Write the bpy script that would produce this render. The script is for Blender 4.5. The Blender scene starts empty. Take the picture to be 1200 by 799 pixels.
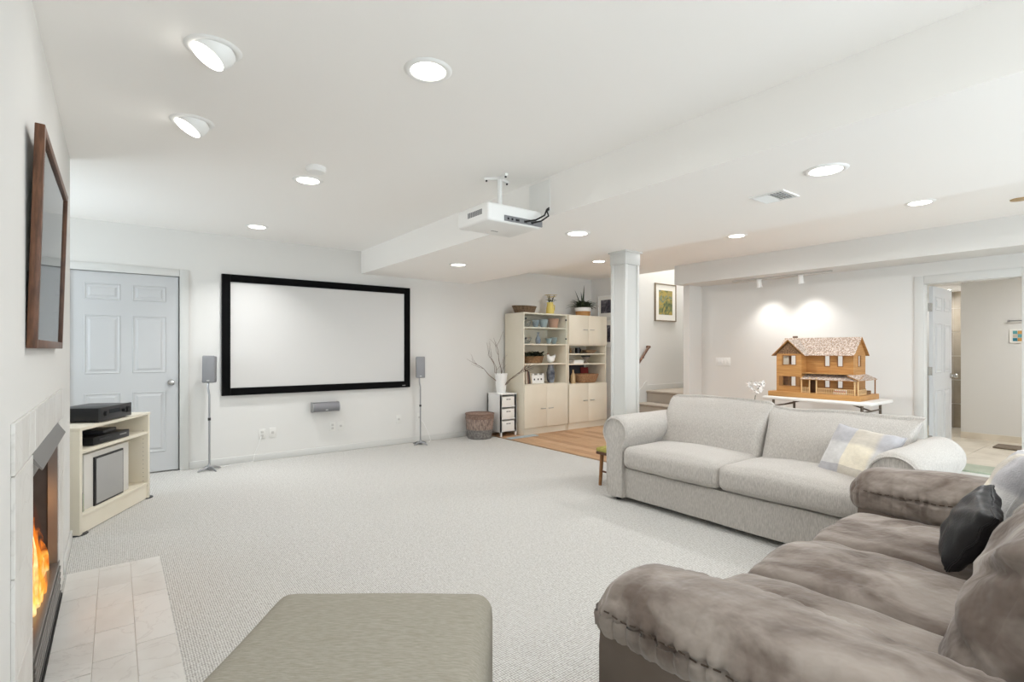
import bpy, bmesh, math, random
from mathutils import Vector, Matrix, noise

random.seed(7)
C = bpy.context.scene.collection
SC = bpy.context.scene

# ------------------------------------------------------------------ camera, world, exposure
cam_d = bpy.data.cameras.new('camera')
cam_d.sensor_width = 36.0
cam_d.lens = 607.5 / 1200 * 36.0
cam_d.shift_y = 9.8 / 1200
cam_d.clip_start = 0.02
cam = bpy.data.objects.new('camera', cam_d)
C.objects.link(cam)
YAW = math.atan((600 - 135.5) / 607.5)
cam.location = (0, 0, 1.25)
cam.rotation_euler = (math.pi / 2, 0, -YAW)
SC.camera = cam

w = bpy.data.worlds.new('world')
SC.world = w
w.use_nodes = True
bg = w.node_tree.nodes['Background']
bg.inputs[0].default_value = (0.86, 0.93, 1.0, 1)
bg.inputs[1].default_value = 8.5

SC.view_settings.view_transform = 'Standard'
SC.view_settings.look = 'None'
SC.view_settings.exposure = 0.16
SC.view_settings.gamma = 1.0
SC.cycles.max_bounces = 14
SC.cycles.diffuse_bounces = 9
SC.cycles.glossy_bounces = 4
SC.cycles.transparent_max_bounces = 12
SC.cycles.caustics_reflective = False
SC.cycles.caustics_refractive = False
SC.cycles.sample_clamp_indirect = 4.0
CAN_W = 6.6          # power of each recessed lamp
WARM = (1.0, 1.0, 1.0)

# ------------------------------------------------------------------ helpers
def lin(c):
    return tuple(((v / 255 / 12.92) if v / 255 <= .04045 else ((v / 255 + .055) / 1.055) ** 2.4) for v in c) + (1,)

def mat(name, col, rough=.6, metal=0.0, col2=None, ns=6, nd=4, dist=0.0, st=(1, 1, 1), bump=0.0, bs=60, bst=(1, 1, 1), bd=.01,
        spec=.4, sheen=0.0, lo=.35, hi=.65, alpha=None, emit=None, es=1.0, coat=0.0):
    m = bpy.data.materials.new(name)
    m.use_nodes = True
    nt = m.node_tree
    N, L = nt.nodes, nt.links
    b = N['Principled BSDF']
    b.inputs['Base Color'].default_value = lin(col)
    b.inputs['Roughness'].default_value = rough
    b.inputs['Metallic'].default_value = metal
    b.inputs['Specular IOR Level'].default_value = spec
    if sheen:
        b.inputs['Sheen Weight'].default_value = sheen
        b.inputs['Sheen Roughness'].default_value = .45
    if coat:
        b.inputs['Coat Weight'].default_value = coat
    if emit:
        b.inputs['Emission Color'].default_value = lin(emit)
        b.inputs['Emission Strength'].default_value = es
    if alpha is not None:
        b.inputs['Alpha'].default_value = alpha
    tc = None
    if col2 or bump:
        tc = N.new('ShaderNodeTexCoord')
    if col2:
        mp = N.new('ShaderNodeMapping'); mp.inputs['Scale'].default_value = st
        L.new(tc.outputs['Object'], mp.inputs[0])
        n = N.new('ShaderNodeTexNoise'); n.inputs['Scale'].default_value = ns; n.inputs['Detail'].default_value = nd; n.inputs['Distortion'].default_value = dist
        L.new(mp.outputs[0], n.inputs['Vector'])
        r = N.new('ShaderNodeValToRGB')
        r.color_ramp.elements[0].position = lo; r.color_ramp.elements[1].position = hi
        r.color_ramp.elements[0].color = lin(col); r.color_ramp.elements[1].color = lin(col2)
        L.new(n.outputs['Fac'], r.inputs[0]); L.new(r.outputs[0], b.inputs['Base Color'])
    if bump:
        mp = N.new('ShaderNodeMapping'); mp.inputs['Scale'].default_value = bst
        L.new(tc.outputs['Object'], mp.inputs[0])
        n = N.new('ShaderNodeTexNoise'); n.inputs['Scale'].default_value = bs; n.inputs['Detail'].default_value = 3
        L.new(mp.outputs[0], n.inputs['Vector'])
        bp = N.new('ShaderNodeBump'); bp.inputs['Strength'].default_value = bump; bp.inputs['Distance'].default_value = bd
        L.new(n.outputs['Fac'], bp.inputs['Height']); L.new(bp.outputs[0], b.inputs['Normal'])
    return m

class MB:
    """collects shapes into one mesh"""
    def __init__(s):
        s.bm = bmesh.new()
    def box(s, x0, x1, y0, y1, z0, z1, bev=0.0, seg=2, mx=None):
        r = bmesh.ops.create_cube(s.bm, size=1.0)
        vs = r['verts']
        for v in vs:
            v.co = Vector(((x0 + x1) / 2 + v.co.x * (x1 - x0), (y0 + y1) / 2 + v.co.y * (y1 - y0), (z0 + z1) / 2 + v.co.z * (z1 - z0)))
            if mx is not None:
                v.co = mx @ v.co
        if bev:
            es = list({e for v in vs for e in v.link_edges})
            bmesh.ops.bevel(s.bm, geom=es, offset=bev, offset_type='OFFSET', segments=seg, profile=.5, affect='EDGES', clamp_overlap=True)
        return s
    def ring(s, pts):
        return [s.bm.verts.new(p) for p in pts]
    def bridge(s, a, b, closed=True):
        n = len(a)
        for i in range(n if closed else n - 1):
            j = (i + 1) % n
            try: s.bm.faces.new((a[i], a[j], b[j], b[i]))
            except ValueError: pass
    def cap(s, r, flip=False):
        try: s.bm.faces.new(list(reversed(r)) if flip else r)
        except ValueError: pass
    def tube(s, pts, r, n=8, cap=True):
        pts = [Vector(p) for p in pts]
        rs = r if isinstance(r, (list, tuple)) else [r] * len(pts)
        prev = None; up = None
        first = None
        for i, p in enumerate(pts):
            d = (pts[min(i + 1, len(pts) - 1)] - pts[max(i - 1, 0)])
            if d.length < 1e-9: d = Vector((0, 0, 1))
            d.normalize()
            if up is None:
                up = Vector((0, 0, 1)) if abs(d.z) < .9 else Vector((1, 0, 0))
            a = up.cross(d)
            if a.length < 1e-6: a = Vector((1, 0, 0)).cross(d)
            a.normalize(); b = d.cross(a); up = b
            ring = s.ring([p + (a * math.cos(2 * math.pi * k / n) + b * math.sin(2 * math.pi * k / n)) * rs[i] for k in range(n)])
            if prev: s.bridge(prev, ring)
            else: first = ring
            prev = ring
        if cap:
            s.cap(first, True); s.cap(prev)
        return s
    def cyl(s, p0, p1, r0, r1=None, n=16):
        return s.tube([p0, p1], [r0, r0 if r1 is None else r1], n)
    def lathe(s, prof, n=24, c=(0, 0, 0), sx=1, sy=1, wob=None, mx=None):
        prev = None; first = None
        for (r, z) in prof:
            pts = []
            for k in range(n):
                a = 2 * math.pi * k / n
                rr = r * (wob(a, z) if wob else 1)
                p = Vector((c[0] + rr * sx * math.cos(a), c[1] + rr * sy * math.sin(a), c[2] + z))
                pts.append(mx @ p if mx is not None else p)
            ring = s.ring(pts)
            if prev: s.bridge(prev, ring)
            else: first = ring
            prev = ring
        s.cap(first, True); s.cap(prev)
        return s
    def poly(s, pts, vec):
        """extrude a polygon along vec"""
        vec = Vector(vec)
        a = s.ring([Vector(p) for p in pts]); b = s.ring([Vector(p) + vec for p in pts])
        s.bridge(a, b); s.cap(a, True); s.cap(b)
        return s
    def leaf(s, p, d, L, W, droop=0.3, n=4):
        p = Vector(p); d = Vector(d).normalized()
        side = d.cross(Vector((0, 0, 1)))
        if side.length < 1e-3: side = Vector((1, 0, 0))
        side.normalize()
        prev = None
        for i in range(n + 1):
            t = i / n
            q = p + d * L * t + Vector((0, 0, -droop * L * t * t))
            wd = W * math.sin(math.pi * (0.12 + .88 * t) ** .8) * .5 + .0008
            r = s.ring([q - side * wd, q + Vector((0, 0, .0015 + wd * .15)), q + side * wd])
            if prev: s.bridge(prev, r, closed=False)
            prev = r
        return s

def obj(name, m, material, parent=None, smooth=True, ang=35, kind=None, label=None):
    me = bpy.data.meshes.new(name)
    bm = m.bm if isinstance(m, MB) else m
    bmesh.ops.recalc_face_normals(bm, faces=bm.faces)
    bm.to_mesh(me); bm.free()
    if material: me.materials.append(material)
    if smooth:
        for p in me.polygons: p.use_smooth = True
        me.set_sharp_from_angle(angle=math.radians(ang))
    o = bpy.data.objects.new(name, me)
    C.objects.link(o)
    if parent is not None: o.parent = parent
    if kind: o['kind'] = kind
    if label: o['label'] = label
    return o

def thing(name, label, cat, loc=(0, 0, 0), rz=0.0, group=None, kind=None, rot=None):
    o = bpy.data.objects.new(name, None)
    C.objects.link(o)
    o.empty_display_size = .05
    o.location = loc
    o.rotation_euler = rot if rot else (0, 0, rz)
    o['label'] = label; o['category'] = cat
    if group: o['group'] = group
    if kind: o['kind'] = kind
    return o

def tag(o, label, cat, group=None, kind=None):
    o['label'] = label; o['category'] = cat
    if group: o['group'] = group
    if kind: o['kind'] = kind
    return o

def struct(name, m, material, label, parent=None, **k):
    o = obj(name, m, material, parent, **k)
    if parent is None:
        o['kind'] = 'structure'; o['label'] = label; o['category'] = name.split('_')[0].split('.')[0]
    return o

def dup(root, loc=None, rz=None, label=None, group=None):
    r = root.copy(); C.objects.link(r)
    if loc is not None: r.location = loc
    if rz is not None: r.rotation_euler = (0, 0, rz)
    if label: r['label'] = label
    if group: r['group'] = group
    for ch in list(root.children):
        c = ch.copy(); C.objects.link(c); c.parent = r
        for g in ch.children:
            d = g.copy(); C.objects.link(d); d.parent = c
    return r

def soft(hx, hy, hz, r, n=20, fn=None, c=(0, 0, 0), nz=None, mx=None):
    """closed padded box: rounded, then bent by fn(p, u) with u in -1..1"""
    bm = bmesh.new()
    nx_, ny_ = n if isinstance(n, tuple) else (n, n)
    nz = nz or max(6, nx_ // 2)
    def face(ax, sgn):
        a1, a2 = [(1, 2), (2, 0), (0, 1)][ax]
        cnt = {0: nx_, 1: ny_, 2: nz}
        n1, n2 = cnt[a1], cnt[a2]
        g = []
        for i in range(n1 + 1):
            row = []
            for j in range(n2 + 1):
                u = [0, 0, 0]; u[ax] = sgn; u[a1] = -1 + 2 * i / n1; u[a2] = -1 + 2 * j / n2
                u = Vector(u)
                h = Vector((hx, hy, hz))
                q = Vector((u.x * hx, u.y * hy, u.z * hz))
                inn = Vector([max(-(h[k] - r), min(h[k] - r, q[k])) for k in range(3)])
                d = q - inn
                if d.length > 1e-9: q = inn + d.normalized() * r
                if fn: q = fn(q, u)
                row.append(bm.verts.new(q + Vector(c)))
            g.append(row)
        for i in range(n1):
            for j in range(n2):
                bm.faces.new((g[i][j], g[i + 1][j], g[i + 1][j + 1], g[i][j + 1]))
    for ax in range(3):
        face(ax, 1); face(ax, -1)
    bmesh.ops.remove_doubles(bm, verts=bm.verts, dist=1e-5)
    if mx is not None:
        for v in bm.verts: v.co = mx @ v.co
    return bm

def wr(p, s, a, seed=0.0):
    return noise.noise(Vector((p.x * s + seed, p.y * s + seed * 1.7, p.z * s - seed))) * a

# ------------------------------------------------------------------ materials
M_wall = mat('wall paint', (219, 218, 215), .75, bump=.02, bs=220, spec=.2)
M_ceil = mat('ceiling paint', (247, 245, 242), .85, bump=.02, bs=200, spec=.15)
M_trim = mat('white trim paint', (206, 206, 203), .4, spec=.4)
M_door = mat('white door paint', (194, 195, 196), .42, spec=.4)
M_cream = mat('cream laminate', (226, 219, 203), .45, col2=(222, 214, 196), ns=3)
M_creamdk = mat('cream laminate edge', (205, 186, 150), .5)
M_black = mat('black plastic', (22, 22, 24), .35)
M_dark = mat('charcoal plastic', (48, 48, 50), .4)
M_velvet = mat('black velvet', (9, 9, 10), .95, bump=.1, bs=400, spec=.1, sheen=.15)
M_screen = mat('projection screen fabric', (208, 207, 205), .8, spec=.15)
M_grey = mat('grey plastic', (128, 128, 130), .45, bump=.08, bs=500)
M_silver = mat('brushed metal', (165, 166, 168), .35, metal=.85)
M_chrome = mat('satin nickel', (190, 188, 184), .22, metal=1)
M_white = mat('white plastic', (238, 238, 236), .35)
M_walnut = mat('walnut wood', (110, 74, 52), .45, col2=(78, 50, 34), ns=14, st=(6, 6, 1))
M_paper = mat('matte white paper', (238, 236, 231), .7)
M_brass = mat('dark bronze', (92, 82, 70), .4, metal=.6)
M_greysofa = mat('light grey chenille', (199, 194, 188), .9, col2=(174, 169, 163), ns=30, nd=3, st=(7, 7, 1.2), bump=.35, bs=60, bst=(5, 5, 1), sheen=.25, spec=.15)
M_suede = mat('taupe microsuede', (106, 94, 86), .88, col2=(158, 148, 140), ns=5.2, nd=10, dist=.8, st=(1, .7, 1.2), bump=.55, bs=9, bd=.05, sheen=.25, spec=.12, lo=.38, hi=.64)
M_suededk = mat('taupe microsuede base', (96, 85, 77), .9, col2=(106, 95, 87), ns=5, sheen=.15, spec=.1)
M_thread = mat('dark seam thread', (70, 57, 47), .8)
M_ott = mat('beige slub weave', (163, 158, 147), .9, col2=(143, 138, 125), ns=9, nd=6, st=(4, 30, 12), bump=.3, bs=70, bst=(1, 6, 6), spec=.15, lo=.3, hi=.7)
M_leather = mat('black leather', (30, 30, 32), .42, bump=.15, bs=120)
M_basket = mat('woven wicker', (150, 118, 84), .8, col2=(112, 84, 56), ns=30, st=(1, 1, 3), bump=.6, bs=90, bst=(1, 1, 2))
M_basketdk = mat('dark brown wicker', (118, 98, 76), .8, col2=(88, 70, 52), ns=40, bump=.6, bs=100)
M_gold = mat('honey pine', (192, 146, 90), .5, col2=(172, 124, 70), ns=8, st=(1, .4, 10))
M_leaf = mat('dark green leaf', (62, 74, 50), .55, col2=(88, 98, 70), ns=9)
M_leafdk = mat('deep green leaf', (44, 54, 40), .55, col2=(66, 76, 56), ns=9)
M_twig = mat('bare twig bark', (112, 92, 80), .8)
M_stair = mat('taupe carpet', (168, 158, 146), .95, bump=.4, bs=200, spec=.05)
M_green = mat('pale green marble', (176, 186, 168), .3, col2=(158, 170, 150), ns=6)
M_bathtile = mat('beige stone tile', (222, 214, 200), .35, col2=(205, 196, 180), ns=4)
M_showertile = mat('taupe shower tile', (160, 150, 134), .35, col2=(146, 136, 120), ns=5)
M_grout = mat('grout', (208, 203, 196), .8)

def marble():
    m = mat('white marble', (219, 217, 213), .35, col2=(205, 201, 195), ns=3.2, nd=8, st=(1.6, .9, .9), lo=.42, hi=.75)
    nt = m.node_tree; N, L = nt.nodes, nt.links
    info = N.new('ShaderNodeObjectInfo')
    add = N.new('ShaderNodeVectorMath'); add.operation = 'ADD'
    mul = N.new('ShaderNodeVectorMath'); mul.operation = 'SCALE'; mul.inputs[3].default_value = 40
    cb = N.new('ShaderNodeCombineXYZ')
    L.new(info.outputs['Random'], cb.inputs[0]); L.new(info.outputs['Random'], cb.inputs[1])
    L.new(cb.outputs[0], mul.inputs[0])
    mp = [n for n in N if n.type == 'MAPPING'][0]
    tc = [n for n in N if n.type == 'TEX_COORD'][0]
    L.new(tc.outputs['Object'], add.inputs[0]); L.new(mul.outputs[0], add.inputs[1]); L.new(add.outputs[0], mp.inputs[0])
    # thin veins
    nz = N.new('ShaderNodeTexNoise'); nz.inputs['Scale'].default_value = 3.5; nz.inputs['Detail'].default_value = 7; nz.inputs['Distortion'].default_value = 1.2
    L.new(add.outputs[0], nz.inputs['Vector'])
    rp = N.new('ShaderNodeValToRGB'); rp.color_ramp.elements[0].position = .485; rp.color_ramp.elements[1].position = .5
    rp.color_ramp.elements[0].color = (0, 0, 0, 1); rp.color_ramp.elements[1].color = (1, 1, 1, 1)
    e = rp.color_ramp.elements.new(.515); e.color = (0, 0, 0, 1)
    L.new(nz.outputs['Fac'], rp.inputs[0])
    mx = N.new('ShaderNodeMix'); mx.data_type = 'RGBA'
    ramp = [n for n in N if n.type == 'VALTORGB' and n is not rp][0]
    sc = N.new('ShaderNodeMath'); sc.operation = 'MULTIPLY'; sc.inputs[1].default_value = .3
    L.new(rp.outputs[0], sc.inputs[0]); L.new(sc.outputs[0], mx.inputs[0])
    L.new(ramp.outputs[0], mx.inputs[6]); mx.inputs[7].default_value = lin((176, 170, 164))
    L.new(mx.outputs[2], N['Principled BSDF'].inputs['Base Color'])
    return m
M_marble = marble()

def carpet():
    m = bpy.data.materials.new('berber carpet'); m.use_nodes = True
    nt = m.node_tree; N, L = nt.nodes, nt.links
    b = N['Principled BSDF']; b.inputs['Roughness'].default_value = .95; b.inputs['Specular IOR Level'].default_value = .1
    tc = N.new('ShaderNodeTexCoord')
    mp = N.new('ShaderNodeMapping'); mp.inputs['Scale'].default_value = (1.0, .8, 1)
    L.new(tc.outputs['Object'], mp.inputs[0])
    v = N.new('ShaderNodeTexVoronoi'); v.inputs['Scale'].default_value = 105; v.inputs['Randomness'].default_value = .22
    L.new(mp.outputs[0], v.inputs['Vector'])
    r = N.new('ShaderNodeValToRGB')
    r.color_ramp.elements[0].position = .25; r.color_ramp.elements[0].color = lin((223, 222, 219))
    r.color_ramp.elements[1].position = .72; r.color_ramp.elements[1].color = lin((146, 144, 139))
    L.new(v.outputs['Distance'], r.inputs[0])
    n = N.new('ShaderNodeTexNoise'); n.inputs['Scale'].default_value = 45; n.inputs['Detail'].default_value = 2
    L.new(tc.outputs['Object'], n.inputs['Vector'])
    r2 = N.new('ShaderNodeValToRGB'); r2.color_ramp.elements[0].color = lin((222, 219, 213)); r2.color_ramp.elements[1].color = (1, 1, 1, 1)
    r2.color_ramp.elements[0].position = .35; r2.color_ramp.elements[1].position = .6
    L.new(n.outputs['Fac'], r2.inputs[0])
    mx = N.new('ShaderNodeMix'); mx.data_type = 'RGBA'; mx.blend_type = 'MULTIPLY'; mx.inputs[0].default_value = .3
    L.new(r.outputs[0], mx.inputs[6]); L.new(r2.outputs[0], mx.inputs[7])
    L.new(mx.outputs[2], b.inputs['Base Color'])
    iv = N.new('ShaderNodeMath'); iv.operation = 'SUBTRACT'; iv.inputs[0].default_value = 1
    L.new(v.outputs['Distance'], iv.inputs[1])
    bp = N.new('ShaderNodeBump'); bp.inputs['Strength'].default_value = .5; bp.inputs['Distance'].default_value = .006
    L.new(iv.outputs[0], bp.inputs['Height']); L.new(bp.outputs[0], b.inputs['Normal'])
    return m
M_carpet = carpet()

def glass(name, tint=(235, 242, 242), f=.12):
    m = bpy.data.materials.new(name); m.use_nodes = True
    nt = m.node_tree; N, L = nt.nodes, nt.links
    for n in list(N): N.remove(n)
    out = N.new('ShaderNodeOutputMaterial'); mix = N.new('ShaderNodeMixShader')
    t = N.new('ShaderNodeBsdfTransparent'); t.inputs[0].default_value = lin(tint)
    g = N.new('ShaderNodeBsdfGlossy'); g.inputs['Roughness'].default_value = .04
    mix.inputs[0].default_value = f
    L.new(t.outputs[0], mix.inputs[1]); L.new(g.outputs[0], mix.inputs[2]); L.new(mix.outputs[0], out.inputs[0])
    return m
M_glass = glass('clear glass', (252, 254, 254), .05)
M_blueglass = glass('blue glass', (150, 178, 196), .25)
M_tealglass = glass('teal glass', (128, 156, 164), .25)

def emis(name, col, s):
    m = bpy.data.materials.new(name); m.use_nodes = True
    nt = m.node_tree; N, L = nt.nodes, nt.links
    for n in list(N): N.remove(n)
    out = N.new('ShaderNodeOutputMaterial'); e = N.new('ShaderNodeEmission')
    e.inputs[0].default_value = lin(col); e.inputs[1].default_value = s
    L.new(e.outputs[0], out.inputs[0])
    return m
M_glaze = glass('picture glazing', (246, 247, 247), .1)
_fn = M_glaze.node_tree.nodes.new('ShaderNodeFresnel'); _fn.inputs[0].default_value = 1.5
_mx = [n for n in M_glaze.node_tree.nodes if n.type == 'MIX_SHADER'][0]
M_glaze.node_tree.links.new(_fn.outputs[0], _mx.inputs[0])
M_lamp = emis('lit lamp lens', (255, 250, 240), 9)

# ------------------------------------------------------------------ room shell
B = lambda *a, **k: MB().box(*a, **k)
YB, XL, XW = 6.35, -.235, 6.96
YN = -2.7
struct('floor', B(-1.4, 4.33, YN, YB + .15, -.1, 0), M_carpet, 'pale grey berber carpet covering the main floor')
fl2 = struct('floor', B(4.33, 8.2, YN, YB + .05, -.1, -.012), mat('pale stone vinyl', (206, 206, 203), .6), 'honey wood plank floor beyond the carpet edge')
M_plank = mat('honey oak laminate', (190, 152, 116), .4, col2=(168, 128, 92), ns=9, nd=5, st=(9, .8, 1))
pk = []
random.seed(3)
for i in range(20):
    x = 4.345 + i * .13
    y = 2.75 - random.random() * .9
    while y < YB:
        y1 = min(y + 1.25, YB)
        pk.append((x, y, y1)); y = y1
tones = [mat('oak plank tone', c, .4, col2=c2, ns=8, nd=5, st=(9, .7, 1)) for c, c2 in
         [((197, 160, 124), (178, 138, 102)), ((184, 145, 110), (164, 122, 88)), ((204, 168, 134), (188, 150, 114))]]
for x, y, y1 in pk:
    obj('plank', B(x + .001, x + .129, y + .001, y1 - .001, -.012, .0, bev=.0015, seg=1), random.choice(tones), fl2, smooth=False)
struct('trim_1', B(4.315, 4.345, YN, YB, -.002, .006, bev=.002), mat('oak edge strip', (150, 118, 84), .5), 'thin wooden edging strip between carpet and planks')

# back wall with door opening
bw = MB()
bw.box(-1.4, -.365, YB, YB + .15, 0, 2.6)
bw.box(-.365, .53, YB, YB + .15, 2.005, 2.6)
bw.box(.53, 6.62, YB, YB + .15, 0, 2.6)
bw.box(-.365, .53, YB + .08, YB + .15, 0, 2.005)
struct('wall_back', bw, M_wall, 'white back wall behind the projection screen', smooth=False)

# left wall (chimney breast) with firebox opening, rounded far corner
FY0, FY1, FZ0, FZ1 = 2.41, 3.43, .05, .89
lw = MB()
lw.box(-.75, XL, YN, FY0, 0, 2.6)
lw.box(-.75, XL, FY1, 4.40, 0, 2.6)
lw.box(-.75, XL, FY0, FY1, FZ1, 2.6)
lw.box(-.75, XL, FY0, FY1, 0, FZ0)
lw.box(-.75, -.66, FY0, FY1, FZ0, FZ1)
lw.poly([(-.75, 4.40, 0), (XL, 4.40, 0)] + [(XL - .05 + .05 * math.cos(a * math.pi / 16), 4.40 + .05 * math.sin(a * math.pi / 16), 0) for a in range(1, 9)] + [(-.75, 4.45, 0)], (0, 0, 2.6))
struct('wall_left', lw, M_wall, 'white wall on the left carrying the fireplace and walnut framed picture', ang=20)
# recess beyond it with a daylight window
rw = MB()
rw.box(-1.4, -.75, 4.35, 4.45, 0, 2.6)
rw.box(-1.4, -1.25, 4.45, 4.85, 0, 2.6)
rw.box(-1.4, -1.25, 5.95, YB, 0, 2.6)
rw.box(-1.4, -1.25, 4.85, 5.95, 0, 1.0)
rw.box(-1.4, -1.25, 4.85, 5.95, 2.1, 2.6)
struct('wall_left', rw, M_wall, 'white recess wall around the daylight window beyond the corner', smooth=False)
wn = thing('window_1', 'white framed daylight window in the recess beside the door', 'window', (-1.3, 5.4, 1.0), kind='structure')
fr = MB()
fr.box(-.03, .05, -.55, -.49, 0, 1.1); fr.box(-.03, .05, .49, .55, 0, 1.1); fr.box(-.03, .05, -.49, .49, 0, .06); fr.box(-.03, .05, -.49, .49, 1.04, 1.1)
fr.box(-.03, .05, -.02, .02, .06, 1.04)
obj('window_frame', fr, M_trim, wn, smooth=False)
for s in (-1, 1):
    obj('pane', B(-.004, .004, min(s * .02, s * .49), max(s * .02, s * .49), .06, 1.04), M_glass, wn, smooth=False)

# near wall, ceiling, beams
nw = MB(); WX0, WX1, WZ = 1.0, 4.6, 2.12
nw.box(-1.4, WX0, YN - .15, YN, 0, 2.6); nw.box(WX1, 8.2, YN - .15, YN, 0, 2.6); nw.box(WX0, WX1, YN - .15, YN, WZ, 2.6); nw.box(WX0, WX1, YN - .15, YN, 0, .04)
struct('wall_near', nw, M_wall, 'white wall behind the seating around the added daylight window', smooth=False)
w2 = thing('added_window', 'wide glazed window added unseen behind the seating for daylight', 'window', ((WX0 + WX1) / 2, YN - .08, .04), kind='structure')  # unseen window added to bring daylight onto ceiling and walls
hw = (WX1 - WX0) / 2; hz_ = WZ - .04
fr = MB()
for x_ in (-hw, -hw / 3 - .03, hw / 3 - .03, hw - .06): fr.box(x_, x_ + .06, -.03, .03, 0, hz_)
fr.box(-hw, hw, -.03, .03, 0, .07); fr.box(-hw, hw, -.03, .03, hz_ - .06, hz_)
obj('window_frame', fr, M_trim, w2, smooth=False)
for k in range(3): obj('pane', B(-hw + .05 + k * (2 * hw / 3), -hw + 2 * hw / 3 - .02 + k * (2 * hw / 3), -.004, .004, .06, hz_ - .05), M_glass, w2, smooth=False)
def portal(loc, rot, sx, sy):
    ld = bpy.data.lights.new('portal', 'AREA'); ld.shape = 'RECTANGLE'; ld.size = sx; ld.size_y = sy; ld.cycles.is_portal = True
    lo = bpy.data.objects.new('portal', ld); C.objects.link(lo); lo.location = loc; lo.rotation_euler = rot
portal(((WX0 + WX1) / 2, YN - .14, WZ / 2), (math.radians(90), 0, math.radians(0)), WX1 - WX0, WZ)
portal((-1.39, 5.4, 1.55), (math.radians(90), 0, math.radians(-90)), 1.1, 1.1)
struct('ceiling', B(-1.4, 2.46, YN, YB + .1, 2.485, 2.62), M_ceil, 'white main ceiling over the carpet', smooth=False)
struct('ceiling', B(2.46, 4.08, YN, YB + .1, 2.2, 2.62), M_ceil, 'broad dropped ceiling beam carrying a row of lamps and a vent', smooth=False)
c3 = MB(); c3.box(4.08, 6.45, YN, YB + .1, 2.46, 2.62); c3.box(6.45, 6.72, 4.55, YB + .1, 2.46, 2.62)
struct('ceiling', c3, M_ceil, 'white ceiling between the dropped beam and the alcove bulkhead', smooth=False)
struct('ceiling', B(6.45, 7.1, YN, 4.55, 2.185, 2.62), M_wall, 'bulkhead over the dollhouse alcove carrying the track light', smooth=False)

# right wall with bathroom doorway
DY0, DY1, DZ = .985, 1.75, 1.955
r = MB()
r.box(XW, XW + .12, YN, DY0, 0, 2.2); r.box(XW, XW + .12, DY1, 4.45, 0, 2.2); r.box(XW, XW + .12, DY0, DY1, DZ, 2.2)
struct('wall_right', r, M_wall, 'white alcove wall behind the dollhouse table with the bathroom doorway', smooth=False)
struct('wall_right', B(6.64, 8.1, 4.43, 4.53, 0, 4.7), M_wall, 'white partition end between staircase and alcove', smooth=False)
sw = MB()
sw.box(6.6, 8.1, 5.43, YB + .15, 0, 2.6); sw.box(6.72, 8.1, 5.43, 5.6, 2.6, 4.7); sw.box(8.05, 8.2, 4.4, 5.6, 0, 4.7)
struct('wall_right', sw, M_wall, 'white stairwell walls with the green picture and wooden handrail', smooth=False)
up = MB(); up.box(6.62, 6.72, 4.53, 5.43, 2.62, 4.7); up.box(6.62, 8.2, 4.43, 5.6, 4.7, 4.8)
struct('ceiling', up, M_wall, 'upper stairwell shell above the opening', smooth=False)

# baseboards and casings
bb = MB(); bb.box(.61, 4.69, YB - .014, YB, 0, .075, bev=.004); struct('baseboard_back', bb, M_trim, 'white baseboard along the back wall')
bb = MB(); bb.box(XL, XL + .012, 3.80, 4.42, 0, .075, bev=.004); bb.box(XL, XL + .012, YN, 1.97, 0, .075, bev=.004)
struct('baseboard_left', bb, M_trim, 'white baseboard along the fireplace wall')
bb = MB(); bb.box(XW - .012, XW, DY1 + .085, 4.43, 0, .09, bev=.004); bb.box(XW - .012, XW, YN, DY0 - .085, 0, .09, bev=.004)
struct('baseboard_right', bb, M_trim, 'white baseboard along the alcove wall')
cs = MB()
for x0, x1 in ((-.44, -.36), (.525, .605)): cs.box(x0, x1, YB - .018, YB, 0, 2.075, bev=.004)
cs.box(-.36, .525, YB - .018, YB, 2.0, 2.075, bev=.004)
struct('trim_2', cs, M_trim, 'white casing around the six panel door')
cs = MB()
cs.box(XW - .018, XW, DY1, DY1 + .085, 0, DZ + .09, bev=.004); cs.box(XW - .018, XW, DY0 - .085, DY0, 0, DZ + .09, bev=.004)
cs.box(XW - .018, XW, DY0, DY1, DZ, DZ + .09, bev=.004)
struct('trim_3', cs, M_trim, 'white casing around the bathroom doorway')

# six panel doors
def six_panel(t, W, H, th=.036, y0=0.0, both=False):
    """leaf in local x 0..W, z 0..H, front face at y0 (facing -y)"""
    m = MB(); m.box(0, W, y0, y0 + th, .0, H)
    obj('door_leaf', m, M_door, t, smooth=False)
    sx, mid = W * .125, W * .11
    pw = (W - 2 * sx - mid) / 2
    zr = [(H * .905 - .0, H * .96 - .0), (0, 0)]
    rows = [(H * .865, H * .945), (H * .505, H * .79), (H * .1, H * .41)]
    for (za, zb) in rows:
        for k in range(2):
            xa = sx + k * (pw + mid)
            p = MB()
            # recessed moulding: sunken groove frame with a raised field
            q = [(xa, za), (xa + pw, za), (xa + pw, zb), (xa, zb)]
            yy = y0 - .0005
            def rect(d, y): return [(xa + d, y, za + d), (xa + pw - d, y, za + d), (xa + pw - d, y, zb - d), (xa + d, y, zb - d)]
            rs = [p.ring(rect(0, yy)), p.ring(rect(.006, yy - .006)), p.ring(rect(.016, yy - .001)), p.ring(rect(.03, yy - .001)), p.ring(rect(.045, yy - .007))]
            for a, b in zip(rs, rs[1:]): p.bridge(a, b)
            p.cap(rs[-1])
            obj('panel', p, M_door, t, smooth=False)
dr = thing('door_1', 'white six panel door in the back wall', 'door', (-.346, YB + .015, .012), kind='structure')
six_panel(dr, .862, 1.985)
def knob(t, x, y, z, s=-1):
    k = MB()
    mx = Matrix.Translation((x, y, z)) @ Matrix.Rotation(math.radians(90 if s < 0 else -90), 4, 'X')
    k.lathe([(.001, 0), (.03, 0), (.03, .008), (.012, .012), (.011, .03), (.024, .04), (.028, .055), (.02, .066), (.001, .068)], 20, mx=mx)
    obj('knob', k, M_chrome, t)
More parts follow.
